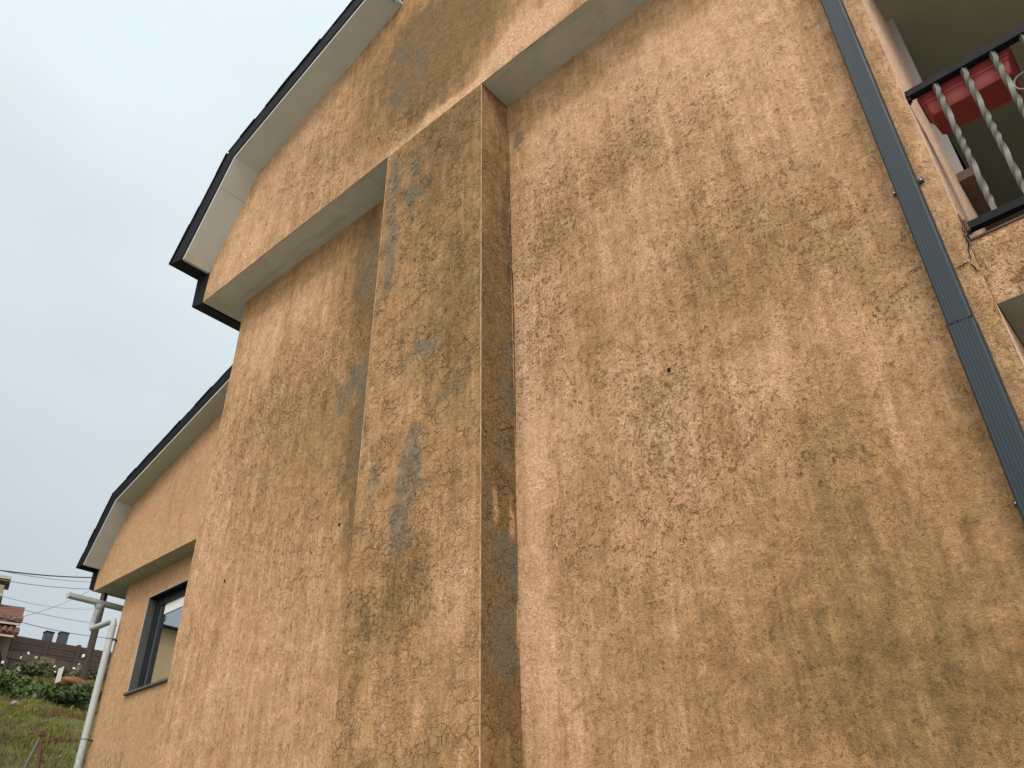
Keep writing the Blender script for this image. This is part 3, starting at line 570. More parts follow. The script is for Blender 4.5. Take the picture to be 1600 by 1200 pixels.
# cracks: tapered dark ribbons following the split plaster
def crack(name, pts, w, ynorm, parent, mat=None):
    mb = MB(); vs = []; n = len(pts)
    for i, p in enumerate(pts):
        d = Vector(pts[min(i+1,n-1)])-Vector(pts[max(i-1,0)]); nn = Vector((-d.y, d.x)).normalized(); ww = w*(1-abs(2*i/(n-1)-1)**3*.85)*(.6+.8*random.random())
        for s_ in (-1, 1): q = Vector(p)+nn*s_*ww; vs.append((q.x, ynorm, q.y))
    mb.add(vs, [(2*i, 2*i+1, 2*i+3, 2*i+2) for i in range(n-1)])
    return mb.build(name, mat or M['dark'], parent)
def jag(pts, sub=5, amp=.008):
    out = []
    for a, b in zip(pts[:-1], pts[1:]):
        for k in range(sub): t = k/sub; out.append((a[0]+(b[0]-a[0])*t+random.uniform(-amp, amp), a[1]+(b[1]-a[1])*t+random.uniform(-amp, amp)))
    out.append(pts[-1]); return out
for pts, w in [([(-0.419, 2.37), (-0.431, 2.366)], 0.003), ([(-0.313, 2.291), (-0.282, 2.283), (-0.265, 2.29), (-0.244, 2.285)], 0.0035), ([(-0.221, 2.491), (-0.223, 2.426), (-0.226, 2.369), (-0.244, 2.285)], 0.003), ([(-0.244, 2.285), (-0.238, 2.249), (-0.225, 2.221)], 0.003), ([(-2.723, 5.182), (-2.719, 4.546), (-2.72, 3.981), (-2.716, 3.689), (-2.712, 3.205), (-2.717, 2.634), (-2.715, 2.371)], 0.003), ([(-0.434, 2.375), (-0.464, 2.364), (-0.503, 2.362)], 0.0018), ([(-0.478, 2.314), (-0.534, 2.3), (-0.585, 2.286)], 0.0015)]: crack('crack', jag(pts, 4, .004), w, P1-.006, house)

# ---------------- grey ribbed downpipe
dx0, dx1, dy0, dy1 = -.399, -.305, 3.115, 3.186
dp = None
def rib_profile(x0, x1, y0, y1, grow=0):
    x0 -= grow; x1 += grow; y0 -= grow; n = 7; pts = [(x0, y1), (x0, y0+.012), (x0+.004, y0+.003)]
    w = (x1-x0-.016)/n
    for i in range(n):
        a = x0+.008+i*w; pts += [(a, y0), (a+w*.74, y0), (a+w*.80, y0+.0012), (a+w*.94, y0+.0012)]
    pts += [(x1-.004, y0+.003), (x1, y0+.012), (x1, y1)]; return pts
def pipe_seg(z0, z1, grow):
    pr = rib_profile(dx0, dx1, dy0, dy1, grow); n = len(pr); mb = MB()
    mb.add([(x,y,z0) for x,y in pr]+[(x,y,z1) for x,y in pr], [(i,(i+1)%n,n+(i+1)%n,n+i) for i in range(n)]+[tuple(range(n-1,-1,-1)), tuple(range(n,2*n))]); return mb
dp = pipe_seg(1.986, 5.436, 0).build('downpipe', M['pipe_grey'], house)
pipe_seg(-3, 1.986+.004, .0035).build('lower_length', M['pipe_grey'], dp)
mb = MB()
for k in range(11): mb.box(dx0-.004+k*.0092, dx0-.004+k*.0092+.003+.004*random.random(), dy0-.0052, dy0-.002, 1.986+.002, 1.986+.005+.003*random.random())
mb.build('joint_sealant', M['slate'], dp)
for z in [2.802, 1.251]:
    for xa, xb, xs in ((dx0-.020, dx0+.004, dx0-.012), (dx1-.004, dx1+.022, dx1+.013)):
        cb = MB().box(xa, xb, P1-.014, P1-.004, z-.012, z+.012).build('clip', M['pipe_grey'], dp, bevel=.002)
        MB().tube([(xs, P1-.014, z), (xs, P1-.020, z)], [.006,.004], 10).build('screw', M['silver'], cb)

# ---------------- loggia at the right: return wall, ceiling, slab, door
XR = -.222
build_grids('return_wall', [grid('w', 'pink', (P1, 4.40), cst(2.43, 5.3), fX(XR), None, None, step=.03, wav=.001),
     grid('w', 'pink', (P1, 8.0), cst(-3, 2.077), fX(XR), None, None, step=.06, wav=.001),
     grid('w', 'pink', (4.40, 8.0), cst(2.43, 3.72), fX(XR), None, None, step=.06, wav=.0)], M['pink'], house)
mb = MB(); mb.box(XR, GR-.2, P1+.12, 8.4, 5.30, LZ-.003); mb.build('loggia_ceiling', M['ceiling'], house)
mb = MB(); mb.box(XR, GR-.2, 8.0, 8.1, -3, 5.30); mb.build('loggia_back_wall', M['ceiling'], house)
mb = MB(); mb.box(XR, GR-.2, P1+.02, P1+.118, 5.20, LZ-.003); lint = mb.build('lintel', M['stucco'], house)
mb = MB(); mb.box(XR-.03, -.176, 4.36, 4.42, 3.74, 5.299); mb.build('door_jamb', M['granite'], house, bevel=.003)
mb = MB(); mb.box(XR-.1, -.135, 4.34, 7.0, 3.67, 3.735); mb.build('door_sill', M['brown_granite'], house, bevel=.003)
mb = MB(); mb.box(-.36, -.30, 4.40, 8.0, 3.735, 5.299); mb.box(-.30, -.23, 7.0, 8.0, 3.735, 5.299); mb.build('door', M['dark'], house)
# balcony slab
g1 = grid('w', 'slab', (XR-.002, GR-.25), cst(2.083, 2.418), fY(P1+.045), None, None, step=.03, wav=.003)
slab = build_grids('balcony_slab', [g1], M['stucco'], house)
mb = MB(); mb.box(XR+.004, GR-.25, P1+.05, 8.0, 2.077, 2.41); mb.build('slab_body', plain('slab_underside_shaded', (.20,.20,.15), .85, .1, 3), slab)  # darker copy of the ceiling paint, shade put into its colour
mb = MB(); mb.box(XR+.006, GR-.25, P1+.036, P1+.30, 2.419, 2.428); mb.build('slab_edging', M['rust'], slab)
mb = MB(); mb.box(XR+.012, GR-.25, P1+.041, P1+.050, 2.077, 2.0825); mb.build('drip_bead', M['bar_grey'], slab)
rgm = np.random.default_rng(4); ps = []
for k in range(1500):
    cx, cz, sx, sz_ = ((.16,2.33,.10,.06),(.06,2.345,.05,.03),(.30,2.25,.12,.09),(.13,2.24,.05,.05))[rgm.integers(4)]
    q = np.array([cx+rgm.normal()*sx*.6, P1+.040-abs(rgm.normal())*.003, min(cz+rgm.normal()*sz_*.6, 2.41)]); a_ = rgm.uniform(0, math.pi); s_ = rgm.uniform(.0015,.0045); u_ = np.array([math.cos(a_)*s_, rgm.normal()*.002, math.sin(a_)*s_]); v_ = np.array([-math.sin(a_)*s_, rgm.normal()*.002, math.cos(a_)*s_])
    if q[2] < 2.10: continue
    ps += [q-u_, q+v_, q+u_, q-v_]
def quads_mesh(name, P):
    F = np.arange(len(P)).reshape(-1, 4); me = bpy.data.meshes.new(name); me.from_pydata(P.tolist(), [], F.tolist()); me.update(); return me
tag(link('moss', quads_mesh('moss', np.array(ps)), plain('moss_green', (.16,.13,.025), .95, .4, 60), slab), kind='stuff')
# rail
YR = 3.268
rail = empty('balcony_railing', (1.2, YR, 2.5)); tag(rail, 'black metal balcony railing with grey twisted bars at upper right', 'railing')
mb = MB(); mb.box(XR+.003, 4.9, YR-.020, YR+.020, 3.375, 3.417); mb.build('top_rail', M['metal_black'], rail, bevel=.003)
mb = MB(); mb.box(XR+.020, 4.9, YR-.018, YR+.018, 2.487, 2.527); mb.build('bottom_rail', M['metal_black'], rail, bevel=.003)
mb = MB(); mb.box(XR+.001, XR+.007, YR-.040, YR+.02, 2.45, 2.575); mb.box(XR+.007, XR+.022, YR-.020, YR+.018, 2.48, 2.545); mb.build('wall_plate', M['rust'], rail, bevel=.004)
mb = MB(); mb.box(XR+.001, XR+.009, YR-.014, YR+.022, 3.355, 3.40); mb.box(XR+.009, XR+.018, YR-.014, YR+.01, 3.352, 3.376); mb.build('wall_plate', M['metal_black'], rail, bevel=.003)
def baluster(x, name='baluster'):
    mb = MB(); n = 110; z0, z1 = 2.527, 3.376; hw = .0108; rings = []
    for i in range(n+1):
        t = i/n; z = z0+(z1-z0)*t; a = 0
        tw = min(max((t-.05)/.90, 0), 1)
        a = tw*math.pi*9
        # stretches of straight bar between twists
        a = math.pi*9*(tw-.0)+.55*math.sin(tw*math.pi*6)
        a = math.pi*4.2*tw+.5*math.sin(tw*math.pi*4)
        c, s_ = math.cos(a), math.sin(a)
        rings += [(x+hw*(px*c-py*s_), YR+hw*(px*s_+py*c), z) for px, py in ((-1,-1),(1,-1),(1,1),(-1,1))]
    mb.add(rings, [(i*4+k, i*4+(k+1)%4, (i+1)*4+(k+1)%4, (i+1)*4+k) for i in range(n) for k in range(4)])
    return mb.build(name, M['bar_grey'], rail)
b0 = baluster(-.090)
for k in range(1, 40):
    c = b0.copy(); scene.collection.objects.link(c); c.parent = rail; c.matrix_parent_inverse = b0.matrix_parent_inverse.copy(); c.location = (.1285*k, 0, 0)
for cx, cz, rr in ((.226, 3.118, .046), (.226, 2.80, .046)):
    for kk in range(0, 40, 4):
        if cx+kk*.1285 > 4.8: break
        mb = MB(); pts = [(cx+kk*.1285+rr*(1-.0*t)*math.cos(2*math.pi*t), YR-.006+.01*t, cz+rr*math.sin(2*math.pi*t)) for t in [i/26 for i in range(27)]]
        mb.tube(pts, .0055, 8); mb.build('scroll_ring', M['bar_grey'], rail, smooth=True)
# planter
pl = empty('planter', (.03, 3.40, 3.25)); tag(pl, 'red plastic trough planter hanging behind the balcony railing bars', 'planter')
def trough():
    mb = MB()
    def ring(x0, x1, y0, y1, z, r, n=6):
        out = []
        for cx, cy, a0 in ((x1-r, y0+r, -90), (x1-r, y1-r, 0), (x0+r, y1-r, 90), (x0+r, y0+r, 180)):
            for k in range(n+1): a = R(a0+90*k/n); out.append((cx+r*math.cos(a), cy+r*math.sin(a), z))
        return out
    L = [ring(-.150,.195,3.312,3.475,3.246,.012), ring(-.158,.203,3.308,3.480,3.256,.014), ring(-.166,.215,3.302,3.484,3.318,.014), ring(-.163,.212,3.304,3.482,3.322,.014), ring(-.168,.217,3.300,3.486,3.326,.014), ring(-.178,.232,3.296,3.49,3.372,.020),
         ring(-.186,.240,3.290,3.498,3.374,.020), ring(-.186,.240,3.290,3.498,3.388,.020), ring(-.176,.230,3.298,3.488,3.389,.014), ring(-.150,.20,3.31,3.475,3.27,.012)]
    n = len(L[0]); mb.add([p for r_ in L for p in r_], [tuple(range(n-1,-1,-1))]+[(j*n+i, j*n+(i+1)%n, (j+1)*n+(i+1)%n, (j+1)*n+i) for j in range(len(L)-1) for i in range(n)]+[tuple((len(L)-1)*n+i for i in range(n))])
    return mb
trough().build('trough', M['red_plastic'], pl, smooth=True)
mb = MB(); mb.box(-.172,.222,3.2945,3.2975,3.345,3.351); mb.box(-.105,-.097,3.2935,3.300,3.258,3.374); mb.build('moulding', M['red_plastic'], pl, bevel=.001)
for x in (-.06, .12):
    MB().tube([(x,3.50,3.30),(x,3.505,3.40),(x,3.40,3.425),(x,YR,3.422)], .004, 6).build('hook', M['metal_black'], pl)
MB().box(-.16,.215,3.312,3.474,3.36,3.378).build('soil', plain('potting_soil', (.05,.035,.022), .95, .4, 40, bump=.01), pl)

# ================================================================== NEIGHBOURING HOUSE (same design, set back)
Q1, Q0, QV = 5.85, 5.56, 5.26
nb = empty('house', (-10.5, 9.0, 0.0)); tag(nb, 'orange stucco house set back at left with dark framed window and sloping eave', 'house')
NL = -13.455; NG = -14.07; NZ = 5.005; NR = -6.9
nsoff = [(-14.02, 5.37), (-13.42, 6.345), (-10.1, 6.345+.345*3.32), (-6.72, 6.345+.0)]
wx0, wx1, wz0, wz1 = -12.60, -11.10, 3.16, 4.60
build_grids('wall', [grid('w','nwall',(NL, wx0), cst(-3, NZ), fY(Q1), None, None, step=.04), grid('w','nwall',(wx0, wx1), cst(-3, wz0), fY(Q1), None, None, step=.04),
    grid('w','nwall',(wx0, wx1), cst(wz1, NZ), fY(Q1), None, None, step=.04), grid('w','nwall',(wx1, NR), cst(-3, NZ), fY(Q1), None, None, step=.06)], M['stucco_far'], nb)
mb = MB(); mb.box(NL, NL+.2, Q1+.02, 13, -3, NZ); mb.box(NR-.2, NR, Q1+.02, 13, -3, NZ+.8); mb.box(NL, NR, 13, 13.1, -3, NZ+.8); mb.build('side_wall', M['stucco_far'], nb)
ngz = roofz(nsoff)
build_grids('gable', [grid('w','ngable',(NG, NR), lambda u: (np.full(u.shape, NZ), np.maximum(ngz(u), NZ+.01)), fY(Q0), None, None, step=.04)], M['stucco_far'], nb)
mb = MB(); mb.box(NG+.004, NR, Q0+.006, Q1+.1, NZ, NZ+.05); mb.box(NG+.004, NL-.003, Q1+.1, 13, NZ, NZ+.05); mb.build('ledge_soffit', M['soffit'], nb)
mb = MB(); mb.prism_y([(-14.27,5.09),(-14.075,5.0),(-14.075,5.38),(-14.29,5.45)], Q0-.004, 13); mb.build('side_cladding', M['slate'], nb, bevel=.006)
mb = MB(); mb.box(NG+.004, NG+.1, Q0+.004, 13, NZ+.05, 5.5); mb.build('upper_side_wall', M['stucco_far'], nb)
roof_set(nsoff, QV, Q0, 13.3, nb, None, (-14.26, 5.375))
# window
YF = Q1+.13
wf = MB().box(wx0-.0, wx0+.022, Q1-.004, YF+.06, wz0, wz1-.022).build('window', M['dark_granite'], nb)
MB().box(wx1-.022, wx1, Q1-.004, YF+.06, wz0, wz1-.022).build('jamb', M['dark_granite'], wf); MB().box(wx0, wx1, Q1-.003, YF+.06, wz1-.022, wz1).build('head', M['slate'], wf)
MB().box(wx0-.014, wx0-.001, Q1-.006, Q1+.02, wz0, wz1).build('plaster_edge', M['verge'], wf); MB().box(wx0-.014, wx1, Q1-.006, Q1+.02, wz1+.001, wz1+.012).build('plaster_edge', M['verge'], wf)
fr = MB().box(wx0+.024, wx0+.16, YF-.02, YF+.05, wz0+.01, wz1-.024).box(wx1-.10, wx1-.024, YF-.02, YF+.05, wz0+.01, wz1-.024).box(wx0+.16, wx1-.10, YF-.02, YF+.05, wz1-.14, wz1-.024).box(wx0+.16, wx1-.10, YF-.02, YF+.05, wz0+.01, wz0+.03).build('frame', M['alu'], wf, bevel=.003)
MB().box(wx0+.162, wx0+.225, YF+.0, YF+.045, wz0+.03, wz1-.142).build('sash', plain('sash_grey', (.05,.058,.065), .4, .1, 20), fr, bevel=.003)
MB().box(wx0+.227, wx0+.30, YF+.006, YF+.045, wz0+.03, wz1-.142).build('sash', M['alu'], fr, bevel=.003)
MB().box(wx0+.30, wx1-.10, YF+.020, YF+.026, wz0+.03, wz1-.142).build('pane', M['glass'], wf)
MB().box(wx0+.301, wx1-.101, YF+.008, YF+.016, wz1-.30, wz1-.143).build('blind', M['blind'], wf)
MB().box(wx0-.05, wx1+.05, Q1-.045, YF, wz0-.035, wz0).build('sill', M['dark_granite'], wf, bevel=.004)
MB().box(wx0+.03, wx1-.03, Q1+.40, Q1+.42, wz0-.1, wz1+.1).build('curtain', plain('curtain_grey', (.16,.17,.18), .8, .05, 3), wf)
# gutter, outlet and white pipe
gx = -14.0
gz0, gz1 = 4.775, 4.85
mb = MB(); prof = [(gx-.06, gz1), (gx-.055, gz0+.02), (gx-.03, gz0), (gx+.03, gz0), (gx+.055, gz0+.02), (gx+.06, gz1), (gx+.053, gz1), (gx+.048, gz0+.02), (gx-.048, gz0+.02), (gx-.053, gz1)]
n = len(prof); gut = MB().prism_y(prof, 5.16, 12.8).build('gutter', M['pipe_white'], nb)
MB().prism_y([(gx-.065,gz1+.004),(gx-.06,gz0+.01),(gx-.03,gz0-.005),(gx+.03,gz0-.005),(gx+.06,gz0+.01),(gx+.065,gz1+.004)], 5.148, 5.162).build('end_cap', M['pipe_white'], gut)
for y in (5.73, 7.2): MB().box(gx-.01, gx+.01, y, y+.03, gz1-.01, NZ+.06).build('hanger', M['slate'], gut)
oy = 5.70; px = -13.42
pz = 4.405
pts = [(gx, oy, gz0+.002)]; rs = [.085]
for i, (dz, r_) in enumerate(((-.04,.075),(-.06,.055),(-.09,.062),(-.12,.052),(-.15,.058),(-.18,.048),(-.21,.054),(-.25,.048))): pts.append((gx-.012*i, oy, gz0+dz)); rs.append(r_)
wp = MB().tube(pts, rs, 14).build('outlet', M['pipe_white'], gut, smooth=True)
MB().tube([(gx-.09, oy, gz0-.24), (gx-.09, oy, pz+.03), (gx-.07, oy, pz), (px-.06, oy+.03, pz), (px-.015, oy+.04, pz-.006), (px, oy+.045, pz-.04), (px, oy+.045, pz-.09)], .048, 14).build('elbow_pipe', M['pipe_white'], gut, smooth=True)
MB().tube([(px, oy+.045, pz-.07), (px, oy+.045, -.5)], .052, 16).build('drain_pipe', M['pipe_white'], nb, smooth=True)
for z in (pz-.30, 2.62, 1.0): MB().tube([(px, oy+.045, z-.007), (px, oy+.045, z+.007)], .055, 16).build('pipe_collar', M['bar_grey'], nb); MB().box(px-.01, px+.06, oy+.08, Q1, z-.006, z+.006).build('pipe_bracket', M['bar_grey'], nb)

# ================================================================== GROUND
U = Vector((-.932, .362, 0))
def hgt(x, y):
    s_ = x*U.x+y*U.y; t = -x*U.y+y*U.x
    s_ = np.asarray(s_, float); t = np.asarray(t, float)
    h = np.interp(s_, [-150, -20, 0, 13, 15, 19, 22, 24, 29, 31, 38, 60, 400], [-14, -3.6, -1.6, 1.55, 2.1, 3.25, 4.3, 4.75, 6.3, 7.15, 8.85, 9.3, 9.6])
    am = np.clip((s_-10)/6, 0, 1)*np.clip((60-s_)/20, 0, 1)
    h = h+am*(.55*fbm(x*.45, y*.45, 3, 4)+.35*fbm(x*1.6, y*1.6, 13, 4))
    return h
def grid_terrain():
    xs = np.concatenate([np.linspace(-400,-60,18), np.linspace(-58,-8,200), np.linspace(-6,8,20), np.linspace(12,300,14)])
    ys = np.concatenate([np.linspace(-300,-14,18), np.linspace(-12,-2,10), np.linspace(-1,30,150), np.linspace(34,400,18)])
    X, Y = np.meshgrid(xs, ys, indexing='ij'); H = hgt(X, Y)
    # behind the crest keep low so the sky stands on the garden wall
    P = np.stack([X, Y, H], -1).reshape(-1, 3); n, m_ = X.shape; idx = np.arange(n*m_).reshape(n, m_)
    F = np.stack([idx[:-1,:-1], idx[1:,:-1], idx[1:,1:], idx[:-1,1:]], -1).reshape(-1, 4)
    me = bpy.data.meshes.new('ground'); me.from_pydata(P.tolist(), [], F.tolist()); me.polygons.foreach_set('use_smooth', [True]*len(F)); me.update()
    return me
m = NT('ground_earth'); n1 = m.noise(.35, 6, .65); n2 = m.noise(3, 6, .7)
c = m.mix(m.ss(n1, .4, .6), (.085,.085,.03), (.06,.075,.022)); c = m.mix(m.ss(n2, .54, .66), c, (.07,.048,.032)); c = m.mix(m.ss(m.noise(14, 4, .6), .6, .72), c, (.14,.13,.075))
sx = m.n('ShaderNodeVectorMath', operation='DOT_PRODUCT'); m.set(sx.inputs[0], m.P); sx.inputs[1].default_value = (-.932,.362,0)
c = m.mix(m.ss(m.math('ADD', sx.outputs['Value'], m.math('MULTIPLY', n1, 2.0)), 9.5, 10.5), m.mix(m.ss(n2, .4, .6), (.40,.38,.33), (.30,.285,.25)), c)  # unseen ground near the house made pale to bounce light onto the soffits
M['ground'] = m.done(c, .95, m.bump(n2, .5, .05), spec=.1)
tag(link('ground', grid_terrain(), M['ground']), kind='structure')
# grass: blades over the bank
def grass_mat(name, c1, c2, c3):
    m = NT(name); oi = m.noise(2.2, 4, .6); n = m.noise(.9, 5, .6)
    c = m.mix(m.ss(n, .38, .6), c1, c2); c = m.mix(m.ss(oi, .47, .55), c, c3); sd = m.n('ShaderNodeVectorMath', operation='DOT_PRODUCT'); m.set(sd.inputs[0], m.P); sd.inputs[1].default_value = (-.932,.362,0); c = m.mix(m.ss(m.math('ADD', sd.outputs['Value'], m.math('MULTIPLY', n, 4)), 19.5, 17.5), c, m.mix(m.ss(oi, .4, .6), (.12,.13,.07), (.19,.175,.11)))
    return m.done(c, .8, spec=.15)
M['grass'] = grass_mat('grass_blades', (.085,.11,.018), (.165,.165,.032), (.11,.068,.038))
def blades(n, s0, s1, a0, a1, hmin, hmax, w, seed, gatef=None):
    rg = np.random.default_rng(seed)
    s_ = np.sqrt(rg.uniform(s0**2, s1**2, n)); a = np.radians(rg.uniform(a0, a1, n))
    x = -np.sin(a)*s_; y = np.cos(a)*s_
    if gatef is not None: k = gatef(x, y, rg); x, y, s_ = x[k], y[k], s_[k]
    cl = fbm(x*1.3, y*1.3, 77, 3)+.5; n = len(x)
    h = (hmin+(hmax-hmin)*rg.uniform(0,1,n)**2)*(.45+1.1*cl); z = hgt(x, y)-.02
    th = rg.uniform(0, 2*np.pi, n); lean = rg.uniform(.1,.7,n)*h; la = rg.uniform(0,2*np.pi,n); ww = w*rg.uniform(.6,1.4,n)
    dx, dy = np.cos(th)*ww/2, np.sin(th)*ww/2
    P = np.stack([np.stack([x-dx,y-dy,z],-1), np.stack([x+dx,y+dy,z],-1), np.stack([x+np.cos(la)*lean*.4+dx*.6,y+np.sin(la)*lean*.4+dy*.6,z+h*.6],-1), np.stack([x+np.cos(la)*lean,y+np.sin(la)*lean,z+h],-1)], 1).reshape(-1,3)
    return P
def mesh_quads(name, P, mat, smooth=False):
    F = np.arange(len(P)).reshape(-1, 4); me = bpy.data.meshes.new(name); me.vertices.add(len(P)); me.vertices.foreach_set('co', P.astype(np.float32).ravel())
    me.loops.add(F.size); me.loops.foreach_set('vertex_index', F.astype(np.int32).ravel()); me.polygons.add(len(F)); me.polygons.foreach_set('loop_start', np.arange(0, F.size, 4, dtype=np.int32)); me.update(calc_edges=True); me.validate()
    return me
bare = lambda x, y, rg: (fbm(x*1.1, y*1.1, 21, 3)+.5+.12*rg.standard_normal(len(x))) > .40
Pg = np.concatenate([blades(260000, 12.5, 40, 63, 75.5, .03, .13, .016, 1, bare), blades(40000, 12, 44, 48, 88, .04, .18, .04, 2, bare)])
tag(link('grass', mesh_quads('grass', Pg, None), M['grass']), 'rough yellow green grass covering the sloping bank', 'grass', kind='stuff')

# leaf clumps
def leaf_mat(name, c1, c2):
    m = NT(name); c = m.mix(m.ss(m.noise(7, 3, .6), .35, .65), c1, c2); c = m.mix(m.ss(m.noise(40, 2, .5), .55, .7), c, tuple(min(1, v*1.7) for v in c2)); return m.done(c, .6, spec=.25)
M['leafA'] = leaf_mat('leaves_dark', (.018,.035,.010), (.038,.066,.018)); M['leafB'] = leaf_mat('leaves_light', (.040,.068,.016), (.075,.11,.028)); M['leafC'] = leaf_mat('leaves_olive', (.05,.055,.025), (.085,.085,.042))
M['flower'] = plain('petals_white', (.75,.74,.70), .6, .05)
M['wood'] = plain('old_wood', (.045,.036,.028), .9, .3, 20, bump=.01, streak=True)
def pol(az, s_): a = R(az); return (-math.sin(a)*s_, math.cos(a)*s_)
def shrub(az, s_, w, h, mat, label, fl=0, nleaf=900, seed=0):
    s_ -= 1.0
    rg = np.random.default_rng(seed); x, y = pol(az, s_); z = float(hgt(x, y)); e = empty('shrub', (x, y, z)); tag(e, label, 'shrub', 'garden shrubs along the top of the bank')
    nb_ = 9; cs = [(rg.uniform(-.5,.5)*w, rg.uniform(-.4,.4)*w, rg.uniform(.15,.75)*h, rg.uniform(.22,.4)*w) for _ in range(nb_)]
    ps = []
    for k in range(nleaf):
        cx, cy, cz, r_ = cs[rg.integers(nb_)]; d = rg.standard_normal(3); d /= np.linalg.norm(d); q = np.array([cx, cy, cz])+d*r_*rg.uniform(.55, 1.12)*np.array([1,1,.38]); q[2] = max(q[2], .03)
        sz = rg.uniform(.04,.09); u = rg.standard_normal(3); u /= np.linalg.norm(u); v = np.cross(u, rg.standard_normal(3)); v /= np.linalg.norm(v)
        ps += [q-u*sz, q+v*sz*.5, q+u*sz, q-v*sz*.5]
    me = mesh_quads('foliage', np.array(ps)+np.array([x,y,z]), None); link('foliage', me, mat, e)
    mb = MB()
    for k in range(5): 
        c = cs[k]; mb.tube([(x, y, z-.1), (x+c[0]*.5, y+c[1]*.5, z+c[2]*.6), (x+c[0], y+c[1], z+c[2])], [.02,.013,.006], 5)
    mb.build('stem', M['wood'], e)
    if fl:
        ps = []
        for k in range(fl):
            cx, cy, cz, r_ = cs[rg.integers(nb_)]; d = rg.standard_normal(3); d[2] = abs(d[2]); d /= np.linalg.norm(d); q = np.array([cx,cy,cz])+d*r_*1.08
            for j in range(3):
                sz = rg.uniform(.03,.055); u = rg.standard_normal(3); u /= np.linalg.norm(u); v = np.cross(u, rg.standard_normal(3)); v /= np.linalg.norm(v); ps += [q-u*sz, q+v*sz, q+u*sz, q-v*sz]
        pa = np.array(ps)+np.array([x,y,z])
        for k in range(fl): link('blossom', mesh_quads('blossom', pa[k*12:(k+1)*12], None), M['flower'], e)
    return e
SH = [(72.6,31.0,1.6,.9,'leafA','leafy dark green shrub with white blossom at the left frame edge',8),
      (71.3,30.5,1.8,1.1,'leafB','bushy bright green shrub in front of the grey lean-to',0),
      (70.3,33.0,1.6,1.3,'leafC','olive shrub with white flowers against the brown garden wall',12),
      (69.9,29.5,1.5,.8,'leafB','low green shrub left of the small white sign',0),
      (68.5,33.5,1.5,1.1,'leafC','olive shrub with pale flowers right of the stone pier',8),
      (68.8,27.8,1.7,1.0,'leafB','light green leafy shrub below the orange earth mound',0),
      (67.7,27.5,1.7,1.15,'leafA','dark green dense shrub below the telephone pole',0),
      (66.9,29.0,1.6,1.3,'leafA','dark green shrub half hidden by the white drain pipe',0),
      (66.9,34.5,1.8,1.5,'leafA','tall dark shrub behind the drain pipe under the garden wall',0),
      (74.3,29.5,1.8,1.2,'leafB','green shrub outside the left edge near the neighbour house',0)]
for i, (az, s_, w, h, mt, lb, fl) in enumerate(SH): shrub(az, s_, w*.8, h*.40, M[mt], lb, fl, 1100, 100+i)

# garden wall: block courses below, brown panel fence above
def wall_mat():
    m = NT('block_wall'); br = m.n('ShaderNodeTexBrick'); m.set(br.inputs['Vector'], m.n('ShaderNodeTexCoord').outputs['Object'])
    br.inputs['Color1'].default_value = (.17,.135,.095,1); br.inputs['Color2'].default_value = (.075,.062,.05,1); br.inputs['Mortar'].default_value = (.04,.035,.03,1)
    br.inputs['Scale'].default_value = 1.0; br.inputs['Mortar Size'].default_value = .03; br.inputs['Brick Width'].default_value = .75; br.inputs['Row Height'].default_value = .42; br.inputs['Bias'].default_value = .1
    c = m.mix(m.math('MULTIPLY', m.ss(m.noise(3, 6, .7), .4, .7), .6), br.outputs[0], (.05,.05,.035)); return m.done(c, .95, m.bump(m.noise(12, 5, .6), .6, .05), spec=.1)
M['block'] = wall_mat()
M['panel'] = plain('brown_panels', (.062,.045,.038), .9, .35, 3, bump=.01)
gw = empty('garden_wall', (*pol(69, 39), 8)); tag(gw, 'stone block garden wall topped by brown plank panels on the hill', 'wall')
A = Vector((*pol(74.5, 38), 0)); B = Vector((*pol(62.5, 42.5), 0)); d = (B-A); L = d.length; d.normalize(); nn = Vector((d.y, -d.x, 0))
ang = math.atan2(d.y, d.x)
def wall_box(name, x0, x1, y0, y1, z0, z1, mat, parent=gw, slope=None):
    mb = MB()
    if slope is None: slope = (0, 0)
    vs = [(x0,y0,z0+slope[0]),(x1,y0,z0+slope[1]),(x1,y1,z0+slope[1]),(x0,y1,z0+slope[0]),(x0,y0,z1+slope[0]),(x1,y0,z1+slope[1]),(x1,y1,z1+slope[1]),(x0,y1,z1+slope[0])]
    me = bpy.data.meshes.new(name); me.from_pydata(vs, [], [(0,3,2,1),(4,5,6,7),(0,1,5,4),(1,2,6,5),(2,3,7,6),(3,0,4,7)]); me.update()
    # object axes: brick pattern reads x along the wall, y up
    o = bpy.data.objects.new(name, me); scene.collection.objects.link(o); me.materials.append(mat)
    o.parent = parent
    o.matrix_basis = world_of(parent).inverted() @ Matrix.Translation(A) @ Matrix.Rotation(ang, 4, 'Z')
    return o
# rotate a z-up wall so that texture y runs up
def wall_obj(name, x0, x1, th, z0, z1, mat, slope=(0,0)):
    me = bpy.data.meshes.new(name); vs = []
    for dz in (-th/2, th/2):
        vs += [(x0, z0+slope[0], dz), (x1, z0+slope[1], dz), (x1, z1+slope[1], dz), (x0, z1+slope[0], dz)]
    me.from_pydata(vs, [], [(0,1,2,3),(7,6,5,4),(0,4,5,1),(1,5,6,2),(2,6,7,3),(3,7,4,0)]); me.update(); me.materials.append(mat)
    o = bpy.data.objects.new(name, me); scene.collection.objects.link(o); o.parent = gw
    o.matrix_basis = world_of(gw).inverted() @ Matrix.Translation(A) @ Matrix.Rotation(ang, 4, 'Z') @ Matrix.Rotation(R(90), 4, 'X'); return o
T0, T1 = 10.50, 11.10           # wall top heights at its two ends
sl = (0, T1-T0)
wall_obj('stone_base', 0, L, .3, 7.2, T0-.66, M['block'], sl)
nP = 7
for k in range(5): wall_obj('plank', 0, L, .06+.02*(k % 2), T0-.65+k*.13, T0-.65+k*.13+.122, M['panel'], sl)
